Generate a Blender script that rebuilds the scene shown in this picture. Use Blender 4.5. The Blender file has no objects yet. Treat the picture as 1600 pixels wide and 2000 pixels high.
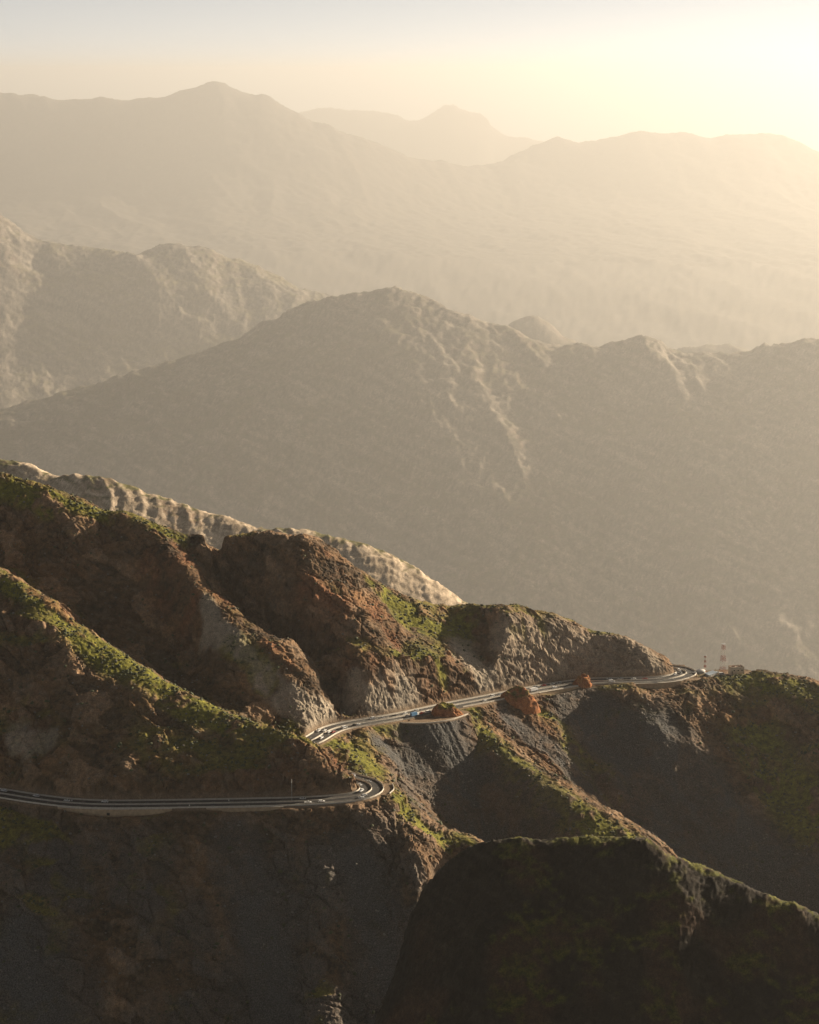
import bpy, math, random, time
import numpy as np
from mathutils import Vector
T0 = time.time()
random.seed(7)
C = bpy.context.scene.collection
SC = bpy.context.scene

# ------------------------------------------------------------------ camera, sky, sun, exposure
FPX, PITCH = 4340.0, math.radians(11.08)          # focal length in photo pixels (1600 wide), downward tilt
cam_d = bpy.data.cameras.new('camera'); cam = bpy.data.objects.new('camera', cam_d); C.objects.link(cam)
cam.location = (0, 0, 0); cam.rotation_euler = (math.pi/2 - PITCH, 0, 0)
cam_d.sensor_fit = 'HORIZONTAL'; cam_d.sensor_width = 36; cam_d.lens = 36*FPX/1600
cam_d.clip_start = 1; cam_d.clip_end = 200000
SC.camera = cam
SUN_AZ, SUN_EL = math.radians(56), math.radians(16.5)     # azimuth measured to the right of the view direction (+Y)
world = bpy.data.worlds.new('World'); SC.world = world; world.use_nodes = True
wn = world.node_tree; wn.nodes.clear()
sky = wn.nodes.new('ShaderNodeTexSky'); sky.sky_type = 'NISHITA'; sky.sun_disc = False
sky.sun_elevation = SUN_EL; sky.sun_rotation = SUN_AZ; sky.altitude = 1500
sky.air_density = 0.40; sky.dust_density = 0.5; sky.ozone_density = 1.0
bg = wn.nodes.new('ShaderNodeBackground'); bg.inputs['Strength'].default_value = 0.056
wo = wn.nodes.new('ShaderNodeOutputWorld')
bw = wn.nodes.new('ShaderNodeRGBToBW'); wn.links.new(sky.outputs[0], bw.inputs[0])      # dusty air: the sky's colour is mostly washed out
tint = wn.nodes.new('ShaderNodeMix'); tint.data_type = 'RGBA'; tint.blend_type = 'MULTIPLY'; tint.inputs[0].default_value = 1.0
wn.links.new(bw.outputs[0], tint.inputs[6]); tint.inputs[7].default_value = (1.0, 0.975, 0.915, 1)
wash = wn.nodes.new('ShaderNodeMix'); wash.data_type = 'RGBA'; wash.inputs[0].default_value = 0.85
wn.links.new(sky.outputs[0], wash.inputs[6]); wn.links.new(tint.outputs[2], wash.inputs[7])
wn.links.new(wash.outputs[2], bg.inputs['Color']); wn.links.new(bg.outputs[0], wo.inputs['Surface'])
sun_d = bpy.data.lights.new('sun', 'SUN'); sun = bpy.data.objects.new('sun', sun_d); C.objects.link(sun)
sun_d.energy = 5.0; sun_d.angle = math.radians(0.5); sun_d.color = (1.0, 0.835, 0.615)
sdir = Vector((math.sin(SUN_AZ)*math.cos(SUN_EL), math.cos(SUN_AZ)*math.cos(SUN_EL), math.sin(SUN_EL)))
sun.rotation_euler = sdir.to_track_quat('Z', 'Y').to_euler()
HAZE_DENSITY, HAZE_COLOR, HAZE_G = 1.55e-5, (0.985, 0.962, 0.925), 0.62
SC.view_settings.view_transform = 'Standard'; SC.view_settings.look = 'None'
SC.view_settings.exposure = 1.27; SC.view_settings.gamma = 1.0
SC.render.engine = 'CYCLES'
SC.cycles.use_denoising = True; SC.cycles.use_adaptive_sampling = False
SC.cycles.max_bounces = 4; SC.cycles.diffuse_bounces = 2; SC.cycles.volume_bounces = 0

# ------------------------------------------------------------------ projection helpers
cp, sp = math.cos(PITCH), math.sin(PITCH)
def ray(u, v):
    a, b = (u-800)/FPX, (1000-v)/FPX
    return np.array([a, cp + b*sp, -sp + b*cp])
def P(u, v, Y):
    d = ray(u, v); return d*(Y/d[1])
def Pz(u, v, z):
    d = ray(u, v); return d*(z/d[2])

# ------------------------------------------------------------------ noise
rng = np.random.default_rng(3)
PERM = np.concatenate([rng.permutation(256)]*3).astype(np.int32)
GR = rng.normal(size=(256, 3)); GR = (GR/np.linalg.norm(GR, axis=1, keepdims=True)).astype(np.float32)
def perlin(x, y, z):
    x = np.asarray(x, np.float32); y = np.asarray(y, np.float32); z = np.asarray(z, np.float32)
    xi = np.floor(x); yi = np.floor(y); zi = np.floor(z)
    xf, yf, zf = x-xi, y-yi, z-zi
    X, Y, Z = xi.astype(np.int32) & 255, yi.astype(np.int32) & 255, zi.astype(np.int32) & 255
    f = lambda t: t*t*t*(t*(t*6-15)+10)
    U, V, W = f(xf), f(yf), f(zf)
    def g(dx, dy, dz):
        h = PERM[PERM[PERM[X+dx]+Y+dy]+Z+dz]
        q = GR[h]
        return q[..., 0]*(xf-dx) + q[..., 1]*(yf-dy) + q[..., 2]*(zf-dz)
    a0 = g(0,0,0); a0 = a0 + U*(g(1,0,0)-a0)
    a1 = g(0,1,0); a1 = a1 + U*(g(1,1,0)-a1)
    b0 = g(0,0,1); b0 = b0 + U*(g(1,0,1)-b0)
    b1 = g(0,1,1); b1 = b1 + U*(g(1,1,1)-b1)
    a = a0 + V*(a1-a0); b = b0 + V*(b1-b0)
    return (a + W*(b-a))*1.5
def noise2(x, y, s, k=0.0): return perlin(np.asarray(x)/s, np.asarray(y)/s, np.zeros_like(np.asarray(x)) + 13.7 + k)
def ridged(x, y, z): return 1 - 2*np.abs(perlin(x, y, z))
def voronoi(x, y, z):                      # F1, F2 and a random value of the nearest cell
    xi, yi, zi = np.floor(x).astype(np.int32), np.floor(y).astype(np.int32), np.floor(z).astype(np.int32)
    f1 = np.full(x.shape, 9.0, np.float32); f2 = f1.copy(); cid = np.zeros(x.shape, np.float32)
    for dx in (-1, 0, 1):
        for dy in (-1, 0, 1):
            for dz in (-1, 0, 1):
                X, Y, Z = xi+dx, yi+dy, zi+dz
                h = PERM[PERM[PERM[X & 255]+(Y & 255)]+(Z & 255)]
                q = GR[h]*0.5 + 0.5
                d = np.sqrt((X+q[..., 0]-x)**2 + (Y+q[..., 1]-y)**2 + (Z+q[..., 2]-z)**2)
                near = d < f1
                f2 = np.where(near, f1, np.minimum(f2, d)); cid = np.where(near, h/255.0, cid); f1 = np.where(near, d, f1)
    return f1, f2, cid
def sstep(a, b, x):
    t = np.clip((x-a)/(b-a), 0, 1); return t*t*(3-2*t)

# ------------------------------------------------------------------ surface through control lines (radial basis)
class Surface:
    def __init__(self, pts, c=4.0, smooth=0.0):
        self.p = np.array(pts, float); self.c = c; n = len(pts)
        self.o = self.p[:, :2].mean(0); self.s = 1000.0
        q = (self.p[:, :2]-self.o)/self.s
        A = np.sqrt(((q[:, None]-q[None])**2).sum(-1) + (c/self.s)**2)
        Q = np.c_[np.ones(n), q]
        M = np.zeros((n+3, n+3)); M[:n, :n] = A - smooth*np.eye(n); M[:n, n:] = Q; M[n:, :n] = Q.T
        w = np.linalg.solve(M, np.r_[self.p[:, 2], 0, 0, 0])
        self.q = q.astype(np.float32); self.w = w
    def __call__(self, x, y):
        x = np.asarray(x, float); sh = x.shape; x = x.ravel(); y = np.asarray(y, float).ravel()
        out = np.empty(len(x)); n = len(self.p); w = self.w[:n].astype(np.float32)
        for i in range(0, len(x), 20000):
            a = ((x[i:i+20000]-self.o[0])/self.s).astype(np.float32); b = ((y[i:i+20000]-self.o[1])/self.s).astype(np.float32)
            d = np.sqrt((a[:, None]-self.q[:, 0])**2 + (b[:, None]-self.q[:, 1])**2 + np.float32((self.c/self.s)**2))
            out[i:i+20000] = d@w + self.w[n] + self.w[n+1]*a + self.w[n+2]*b
        return out.reshape(sh)
def densify(line, step):
    out = [line[0]]
    for a, b in zip(line[:-1], line[1:]):
        n = max(1, int(round(np.linalg.norm((b-a)[:2])/step)))
        for k in range(1, n+1): out.append(a + (b-a)*k/n)
    return out
def thin(pts, dmin):
    keep = []
    for p in pts:
        if all((p[0]-k[0])**2 + (p[1]-k[1])**2 > dmin*dmin for k in keep): keep.append(p)
    return keep
def L(*t): return [P(*q) for q in t]
def seg_dist(x, y, line):                  # distance to a polyline in plan, arc parameter and signed side
    best = np.full(x.shape, 1e9, np.float32); par = np.zeros(x.shape, np.float32); side = np.zeros(x.shape, np.float32)
    for i in range(len(line)-1):
        a, b = line[i], line[i+1]; dx, dy = b[0]-a[0], b[1]-a[1]; l2 = dx*dx+dy*dy+1e-9
        t = np.clip(((x-a[0])*dx+(y-a[1])*dy)/l2, 0, 1)
        ex, ey = x-a[0]-t*dx, y-a[1]-t*dy
        d = np.sqrt(ex*ex+ey*ey); m = d < best
        best = np.where(m, d, best); par = np.where(m, i+t, par); side = np.where(m, np.sign(dx*ey-dy*ex), side)
    return best, par, side

# ------------------------------------------------------------------ object helpers
def grid_mesh(name, X, Y, Z, attrs=None, smooth=True):
    r, c = X.shape
    me = bpy.data.meshes.new(name)
    me.vertices.add(r*c)
    me.vertices.foreach_set('co', np.stack([X, Y, Z], -1).astype(np.float32).ravel())
    i = np.arange(r*c).reshape(r, c)
    q = np.stack([i[:-1, :-1], i[:-1, 1:], i[1:, 1:], i[1:, :-1]], -1).reshape(-1, 4).astype(np.int32)
    me.loops.add(q.size); me.polygons.add(len(q))
    me.loops.foreach_set('vertex_index', q.ravel())
    me.polygons.foreach_set('loop_start', np.arange(0, q.size, 4, dtype=np.int32))
    me.polygons.foreach_set('loop_total', np.full(len(q), 4, np.int32))
    me.polygons.foreach_set('use_smooth', np.full(len(q), smooth))
    for k, a in (attrs or {}).items():
        at = me.color_attributes.new(k, 'FLOAT_COLOR', 'POINT')
        at.data.foreach_set('color', a.astype(np.float32).reshape(-1))
    me.update(); me.validate()
    return me
def link(name, me, mat=None, parent=None):
    o = bpy.data.objects.new(name, me); C.objects.link(o)
    if mat is not None and me is not None:
        me.materials.clear(); me.materials.append(mat)
    if parent is not None: o.parent = parent
    return o
def tag(o, label=None, cat=None, group=None, kind=None):
    for k, v in (('label', label), ('category', cat), ('group', group), ('kind', kind)):
        if v: o[k] = v
    return o
def empty(name, loc, rz=0):
    o = bpy.data.objects.new(name, None); C.objects.link(o); o.location = loc; o.rotation_euler = (0, 0, rz); return o
def copy_tree(o, parent=None):
    c = o.copy(); C.objects.link(c)
    if parent is not None: c.parent = parent
    for ch in o.children: copy_tree(ch, c)
    return c
class MB:                                   # collects simple solids into ONE mesh
    def __init__(s): s.v, s.f = [], []
    def add(s, vs, fs):
        n = len(s.v); s.v += [tuple(v) for v in vs]; s.f += [tuple(i+n for i in f) for f in fs]
    def box(s, cx, cy, cz, sx, sy, sz, top=1.0):
        a, b, h = sx/2, sy/2, sz/2
        s.add([(cx-a,cy-b,cz-h),(cx+a,cy-b,cz-h),(cx+a,cy+b,cz-h),(cx-a,cy+b,cz-h),
               (cx-a*top,cy-b*top,cz+h),(cx+a*top,cy-b*top,cz+h),(cx+a*top,cy+b*top,cz+h),(cx-a*top,cy+b*top,cz+h)],
              [(3,2,1,0),(4,5,6,7),(0,1,5,4),(1,2,6,5),(2,3,7,6),(3,0,4,7)])
    def tube(s, a, b, ra, rb=None, n=6):
        rb = ra if rb is None else rb
        a, b = Vector(a), Vector(b); d = (b-a).normalized(); u = d.orthogonal().normalized(); w = d.cross(u)
        vs = [a+(u*math.cos(2*math.pi*k/n)+w*math.sin(2*math.pi*k/n))*ra for k in range(n)] + \
             [b+(u*math.cos(2*math.pi*k/n)+w*math.sin(2*math.pi*k/n))*rb for k in range(n)]
        s.add(vs, [(k, (k+1) % n, n+(k+1) % n, n+k) for k in range(n)] + [tuple(range(n-1, -1, -1)), tuple(range(n, 2*n))])
    def build(s, name, mat, parent=None, smooth=False):
        me = bpy.data.meshes.new(name); me.from_pydata(s.v, [], s.f); me.update()
        if smooth: me.polygons.foreach_set('use_smooth', np.ones(len(me.polygons), bool))
        return link(name, me, mat, parent)
def empty_mat(name):
    m = bpy.data.materials.new(name); m.use_nodes = True; return m, m.node_tree
def node(nt, t, **kw):
    n = nt.nodes.new(t)
    for k, v in kw.items():
        if k in n.inputs: n.inputs[k].default_value = v
        else: setattr(n, k, v)
    return n
def mixc(nt, fac, a, b, blend='MIX'):
    n = nt.nodes.new('ShaderNodeMix'); n.data_type = 'RGBA'; n.blend_type = blend
    for s, val in ((n.inputs[0], fac), (n.inputs[6], a), (n.inputs[7], b)):
        if hasattr(val, 'is_output'): nt.links.new(val, s)
        elif isinstance(val, tuple): s.default_value = (*val, 1) if len(val) == 3 else val
        else: s.default_value = val
    return n.outputs[2]
def ramp(nt, x, lo, hi):
    n = nt.nodes.new('ShaderNodeMapRange'); n.inputs[1].default_value = lo; n.inputs[2].default_value = hi
    nt.links.new(x, n.inputs[0]); return n.outputs[0]
def noise_tex(nt, co, scale, detail=3, rough=0.6):
    n = node(nt, 'ShaderNodeTexNoise', Scale=scale, Detail=detail, Roughness=rough); nt.links.new(co, n.inputs['Vector']); return n.outputs['Fac']
def plain(name, col, rough=0.7, var=0.25, scale=2.0, metallic=0.0):
    m, nt = empty_mat(name); b = nt.nodes['Principled BSDF']
    co = nt.nodes.new('ShaderNodeTexCoord').outputs['Object']
    n = noise_tex(nt, co, scale)
    c = mixc(nt, ramp(nt, n, 0.3, 0.7), tuple(x*(1-var) for x in col), tuple(min(1, x*(1+var)) for x in col))
    nt.links.new(c, b.inputs['Base Color']); b.inputs['Roughness'].default_value = rough; b.inputs['Metallic'].default_value = metallic
    return m

# terrain material: masks say WHICH ground lies there (grass, scree, red rock and painted crest sunlight, pale rock; dirt), noise gives its colour
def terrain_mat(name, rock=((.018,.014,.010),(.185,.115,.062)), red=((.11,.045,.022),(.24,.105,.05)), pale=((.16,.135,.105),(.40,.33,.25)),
                scree=((.050,.050,.050),(.110,.105,.098)), grass=((.055,.058,.009),(.205,.190,.026)), dirt=((.16,.11,.07),(.24,.17,.11)), k=1.0, bump=0.75, bumpd=0.8):
    m, nt = empty_mat(name); b = nt.nodes['Principled BSDF']; b.inputs['Roughness'].default_value = 0.95
    b.inputs['Specular IOR Level'].default_value = 0.15
    co = nt.nodes.new('ShaderNodeTexCoord').outputs['Object']
    A = nt.nodes.new('ShaderNodeAttribute'); A.attribute_name = 'ground'
    B = nt.nodes.new('ShaderNodeAttribute'); B.attribute_name = 'extra'
    sa = nt.nodes.new('ShaderNodeSeparateColor'); nt.links.new(A.outputs['Color'], sa.inputs[0])
    sb = nt.nodes.new('ShaderNodeSeparateColor'); nt.links.new(B.outputs['Color'], sb.inputs[0])
    big = noise_tex(nt, co, 0.035*k, 4, 0.65); mid = noise_tex(nt, co, 0.22*k, 4, 0.7); fine = noise_tex(nt, co, 1.1*k, 3, 0.7)
    mixn = nt.nodes.new('ShaderNodeMath'); mixn.operation = 'ADD'; nt.links.new(big, mixn.inputs[0]); nt.links.new(mid, mixn.inputs[1])
    bm = ramp(nt, mixn.outputs[0], 0.72, 1.30); fr = ramp(nt, fine, 0.30, 0.70); mr = ramp(nt, mid, 0.34, 0.66)
    c = mixc(nt, bm, *rock)
    c = mixc(nt, sb.outputs[2], mixc(nt, 1.0, c, (.65, .66, .68), 'MULTIPLY'), mixc(nt, 1.0, c, (1.7, 1.5, 1.3), 'MULTIPLY'))
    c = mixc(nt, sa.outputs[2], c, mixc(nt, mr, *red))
    c = mixc(nt, A.outputs['Alpha'], c, mixc(nt, bm, *pale))
    c = mixc(nt, sa.outputs[1], c, mixc(nt, fr, *scree))
    c = mixc(nt, sb.outputs[0], c, mixc(nt, mr, *dirt))
    c = mixc(nt, sa.outputs[0], c, mixc(nt, mr, *grass))
    c = mixc(nt, 1.0, c, mixc(nt, fr, (.50,.50,.50), (1.45,1.45,1.45)), 'MULTIPLY')
    nt.links.new(c, b.inputs['Base Color'])
    bu = node(nt, 'ShaderNodeBump', Strength=bump, Distance=bumpd); nt.links.new(mid, bu.inputs['Height'])
    bu2 = node(nt, 'ShaderNodeBump', Strength=bump, Distance=bumpd*0.35); nt.links.new(fine, bu2.inputs['Height']); nt.links.new(bu.outputs[0], bu2.inputs['Normal'])
    nt.links.new(bu2.outputs[0], b.inputs['Normal'])
    return m

# ------------------------------------------------------------------ the road in plan (pixel of the centre line + height, joined by curves)
def catmull(pts, step):
    pts = [np.array(p, float) for p in pts]; pts = [2*pts[0]-pts[1]] + pts + [2*pts[-1]-pts[-2]]
    out = []
    for i in range(1, len(pts)-2):
        p0, p1, p2, p3 = pts[i-1:i+3]; n = max(2, int(np.linalg.norm(p2-p1)/step))
        for k in range(n):
            t = k/n
            out.append(0.5*((2*p1)+(-p0+p2)*t+(2*p0-5*p1+4*p2-p3)*t*t+(-p0+3*p1-3*p2+p3)*t**3))
    out.append(pts[-2]); return np.array(out)
ROAD_CTRL = [Pz(-190,1522,-541), Pz(-90,1537,-541), Pz(0,1550,-541), Pz(70,1561,-541), Pz(140,1569,-540.5), Pz(210,1572,-540), Pz(300,1571.5,-539.5), Pz(420,1569.5,-539),
             Pz(520,1567.5,-538.5), Pz(592,1565.5,-538), Pz(650,1562,-537.5), Pz(690,1557.5,-537), Pz(714,1551,-536.5), Pz(726,1541.5,-536), Pz(720,1531,-535.5), Pz(700,1523.5,-535),
             np.array([-64,1666,-533.]), np.array([-84,1676,-531.]), np.array([-97,1692,-528.]), np.array([-93,1709,-525.5]),
             Pz(608,1447,-523), Pz(640,1429,-523), Pz(665,1420,-523.2), Pz(700,1413,-523.5), Pz(740,1406.5,-524), Pz(780,1400,-525), Pz(835,1388.5,-526.5), Pz(890,1377,-528),
             Pz(940,1367.5,-529.2), Pz(985,1358.5,-530.2), Pz(1022,1351.5,-531), Pz(1060,1344.5,-531.8), Pz(1110,1336.5,-532.6), Pz(1160,1331,-533.2), Pz(1240,1329.3,-534), Pz(1290,1327.5,-534.6),
             Pz(1322,1323,-535.2), Pz(1340,1316,-535.8), Pz(1334,1309,-536.3), Pz(1312,1304.5,-537), Pz(1270,1301,-538), Pz(1200,1299,-540)]
ROAD = catmull(ROAD_CTRL, 3.0)
for _ in range(3):
    ROAD[1:-1, 2] = (ROAD[:-2, 2] + ROAD[1:-1, 2]*2 + ROAD[2:, 2])/4
RT = np.gradient(ROAD[:, :2], axis=0); RT /= np.linalg.norm(RT, axis=1, keepdims=True)
RN = np.stack([-RT[:, 1], RT[:, 0]], 1)         # to the left of travel
def offset(k, d): return ROAD[k, :2] + RN[k]*d
def road_index(u, v, lo=0, hi=None):            # nearest centre-line sample to a pixel's ground point
    hi = hi or len(ROAD)
    best = None
    for k in range(lo, hi):
        q = Pz(u, v, ROAD[k, 2]); e = math.hypot(q[0]-ROAD[k, 0], q[1]-ROAD[k, 1])
        if best is None or e < best[0]: best = (e, k, q)
    return best
HALF = 9.6

# ------------------------------------------------------------------ near mountainside: control lines traced as crests, shoulders and gullies, each with its own distance
CREST = L((-320,860,2010),(-150,905,1980),(0,938,1952),(60,950,1950),(110,965,1945),(150,985,1940),(200,1003,1938),(245,1006,1935),(280,1020,1930),(330,1045,1922),(358,1063,1915),
          (378,1078,1912),(400,1064,1918),(440,1072,1918),(480,1056,1918),(540,1055,1914),(600,1060,1908),(640,1090,1902),(700,1130,1906),(740,1150,1916),(800,1180,1930),(860,1190,1942),
          (900,1196,1942),(960,1206,1928),(1000,1212,1925),(1100,1226,1953),(1150,1240,1962),(1220,1256,1966),(1260,1275,1964),(1283,1298,1960))
S1 = L((-200,1030,1880),(-80,1075,1855),(0,1113,1832),(40,1150,1815),(100,1182,1800),(160,1230,1785),(260,1290,1755),(340,1345,1725),(440,1400,1690),(500,1420,1674),(560,1432,1664),(600,1445,1657),
       (640,1463,1651),(668,1492,1647),(684,1522,1643))
S1B = L((-120,1130,1815),(0,1165,1806),(60,1205,1778),(170,1302,1736),(260,1345,1713),(340,1405,1684),(430,1432,1670),(520,1438,1660))
S2 = L((330,1045,1922),(358,1083,1908),(392,1120,1889),(412,1158,1867),(445,1185,1853),(480,1215,1840),(530,1250,1824),(575,1262,1812),(600,1290,1801),(620,1330,1785),(638,1370,1769),(640,1400,1758))
S2B = L((322,1075,1900),(345,1130,1862),(375,1178,1838),(405,1232,1813),(440,1290,1783),(480,1342,1760),(512,1380,1749))
S2F = L((250,1120,1890),(318,1185,1856),(385,1280,1812))
S3 = L((640,1090,1902),(660,1130,1888),(690,1180,1868),(720,1220,1852),(770,1270,1834),(805,1297,1826),(840,1335,1822))
S3L = L((560,1140,1880),(600,1220,1850),(640,1280,1825),(690,1340,1798))
S3B = L((780,1277,1845),(830,1270,1858),(862,1295,1852),(880,1340,1845))
V3 = L((748,1185,1905),(800,1240,1886),(860,1262,1886),(880,1285,1880))
S4 = L((880,1205,1940),(905,1232,1926),(930,1250,1914),(955,1280,1902),(968,1322,1886))
def SL(b, d, *t):                               # points on a slope of steepness b falling from a known upper edge, seen on given rows
    out = []
    for u, v, Y0, z0 in t:
        r = ray(u, v); out.append(P(u, v, (-z0 + b*Y0)/(b - r[2]/r[1]) + d))
    return out
CUT = SL(1.5, 0, (985,1280,1880,-530),(1060,1280,1910,-532),(1130,1285,1934,-533),(1200,1290,1946,-534),(1255,1300,1949,-534))
R0 = L((775,1561,1630),(800,1600,1614),(870,1650,1600),(930,1672,1588))
V0 = L((737,1442,1746),(760,1470,1738),(800,1520,1735),(860,1575,1730),(940,1645,1715),(1010,1700,1685))
G0 = L((660,1450,1728),(690,1480,1706),(715,1500,1690))
R1 = L((905,1403,1826),(955,1450,1788),(1010,1510,1750),(1060,1540,1724),(1100,1543,1722),(1140,1570,1712),(1200,1615,1695),(1270,1648,1680))
B0 = L((860,1490,1761),(930,1560,1750),(1020,1620,1708))
VR = SL(.70, 7, (1000,1440,1866,-531),(1060,1490,1893,-532),(1130,1545,1915,-533),(1250,1610,1915,-536),(1400,1700,1936,-538),(1560,1790,1952,-541),(1750,1880,1922,-546))
R2 = SL(.70, -4, (1050,1397,1888,-532),(1100,1430,1906,-533),(1130,1465,1915,-533),(1200,1535,1916,-535),(1250,1585,1915,-536))
V2 = SL(.68, 0, (1085,1375,1902,-533),(1120,1400,1912,-533),(1200,1470,1916,-535),(1300,1560,1930,-537),(1450,1680,1960,-536),(1600,1765,1945,-544),(1750,1850,1922,-548))
R3 = L((1170,1345,1914),(1250,1352,1909),(1330,1334,1938),(1400,1338,1936),(1460,1319,1962),(1490,1315,1967),(1520,1323,1960),(1600,1347,1943),(1720,1380,1925),(1850,1400,1915))
R3M = SL(.66, -4, (1250,1420,1912,-536),(1400,1450,1940,-537),(1500,1455,1966,-536),(1620,1500,1940,-544),(1750,1560,1920,-547))
R3L = SL(.68, -3, (1360,1540,1936,-538),(1500,1570,1966,-536),(1620,1650,1940,-544),(1750,1720,1920,-548))
PAD = L((1352,1322,1960),(1370,1321,1962),(1400,1316,1971),(1430,1316,1971),(1450,1317,1969),(1375,1312,1978),(1410,1311,1980),(1440,1310,1982))
def below(u, dY=0.0, slope=.75):                # slope below the lower road, seen at several rows
    out = []
    for v in (1650, 1750, 1880, 2000, 2120):
        d = ray(u, v); t = -d[2]/d[1]
        out.append(P(u, v, (541+slope*1608)/(slope+t) + dY*(1 if v > 1600 else 0)))
    return out
LOW = [below(-150), below(-20, -4), below(90, -10), below(210, -4), below(300, -12), below(380, -8), below(440, 6), below(510, 10), below(580, 2), below(630, -6), below(700, 6), below(760, 6), below(840, 6)]
lines = [CREST, S1, S1B, S2, S2B, S2F, S3, S3L, S3B, V3, S4, CUT, R0, V0, G0, R1, B0, VR, R2, V2, R3, R3M, R3L, PAD] + LOW
pts = []
for l in lines: pts += densify(l, 14)
for p in densify(CREST, 30):                    # the far side of the crest, out of view
    w = sstep(120, 210, p[0])
    pts += [np.array([p[0]*1.03, p[1]+110-62*w, p[2]-85+40*w]), np.array([p[0]*1.10, p[1]+300-60*w, p[2]-240+20*w])]
for p in densify(S1[:11], 25): pts.append(np.array([p[0]+9, p[1]+32, p[2]-16]))
for p in densify(S2[2:], 20): pts.append(np.array([p[0]+12, p[1]+30, p[2]-20]))
for u in range(880, 1800, 80): pts += [np.array([(u-800)/FPX*1580, 1560., -690.]), np.array([(u-800)/FPX*1450, 1430., -720.])]
for u in range(1400, 1900, 90): pts += [np.array([(u-800)/FPX*2070, 2050., -600.]), np.array([(u-800)/FPX*2350, 2330., -760.])]
for k in range(0, len(ROAD), 5):                # the ledge the road runs on
    pts.append(np.array([*ROAD[k, :2], ROAD[k, 2]]))
pts = thin(pts, 6.0)
SURF = Surface(pts, c=5.0)
print('control points', len(pts), time.time()-T0)

# road carve
WALL_H = np.zeros(len(ROAD))                    # retained drop on the valley side of the road
def wall_span(u0, u1, h, lo, hi):
    for k in range(lo, hi):
        d = ROAD[k]; u = 800 + FPX*d[0]/(d[1]*cp - d[2]*sp)
        if u0 < u < u1: WALL_H[k] = max(WALL_H[k], h*math.sin(math.pi*(u-u0)/(u1-u0))**0.7)
N_LOWER = int(np.argmin(np.hypot(ROAD[:, 0]+97, ROAD[:, 1]-1692)))
wall_span(120, 345, 5.6, 0, N_LOWER); wall_span(400, 560, 3.2, 0, N_LOWER)
wall_span(1228, 1322, 5.8, N_LOWER, len(ROAD)-30); wall_span(1035, 1120, 3.0, N_LOWER, len(ROAD)-30)
BAY = np.array([*catmull([Pz(772,1405,-526), Pz(800,1408,-526.3), Pz(835,1407.5,-526.8), Pz(870,1402,-527.4), Pz(900,1392,-528)], 3)])
HB = np.array([*catmull([Pz(752,1549,-536.3), Pz(760,1541,-536), Pz(757,1532,-535.8)], 3)])
PADC = np.array([*catmull([Pz(1345,1322,-536), Pz(1375,1318,-537), Pz(1410,1315,-537.3), Pz(1448,1314.5,-537.5)], 4)])
def carve(x, y, z):
    d, par, side = seg_dist(x, y, ROAD[::2]); par = np.clip(par*2, 0, len(ROAD)-1)
    rz = np.interp(par, np.arange(len(ROAD)), ROAD[:, 2]) - 0.25; wh = np.interp(par, np.arange(len(ROAD)), WALL_H)
    right = side < 0
    wh = np.where(right, wh, 0)
    edge = 10.8
    o = np.maximum(d-edge, 0)
    up = rz + 2.6*o; dn = rz - 0.85*o
    zz = np.clip(z, dn, up)
    zz = np.where((wh > 0.3) & (d > 9.9), np.minimum(zz, rz - wh - 0.1*o), zz)
    corridor = 1 - sstep(edge-0.5, edge+7, d)
    db, pb, _ = seg_dist(x, y, BAY); bz = np.interp(pb, np.arange(len(BAY)), BAY[:, 2]) - 0.2
    ob = np.maximum(db-8.0, 0); zb = np.clip(zz, bz-1.15*ob, bz+3*ob)
    zz = np.where((d > edge) & (ob < 60), zb, zz)
    dh, ph, _ = seg_dist(x, y, HB); hz = np.interp(ph, np.arange(len(HB)), HB[:, 2]) - 0.2
    oh = np.maximum(dh-4.5, 0); zz = np.where((d > edge) & (oh < 8), np.clip(zz, hz-0.8*oh, hz+2*oh), zz)
    dq, pq, _ = seg_dist(x, y, PADC); qz = np.interp(pq, np.arange(len(PADC)), PADC[:, 2]) - 0.2
    oq = np.maximum(dq-13, 0); zz = np.where((d > edge) & (oq < 10), np.clip(zz, qz-0.8*oq, qz+2*oq), zz)
    bay = np.where(d > edge-1, np.maximum(1 - sstep(7.5, 9.0, db), 1 - sstep(11, 13.5, dq)), 0); bay = np.maximum(bay, np.where(d > edge-1, 1 - sstep(4, 5, dh), 0))
    return zz, corridor, bay, d
def base_height(x, y):
    wx = 3.5*noise2(x, y, 45) + 1.5*noise2(x, y, 17, 5); wy = 3.5*noise2(x, y, 45, 9) + 1.5*noise2(x, y, 17, 31)
    return SURF(x+wx, y+wy)
def hit(u, v, surf=None, y0=1380, y1=2120):
    d = ray(u, v); Y = np.arange(y0, y1, 1.0); X = d[0]/d[1]*Y; Z = d[2]/d[1]*Y
    s = (surf or SURF)(X, Y); k = np.argmax(s >= Z)
    return np.array([X[k], Y[k], Z[k]])

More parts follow.
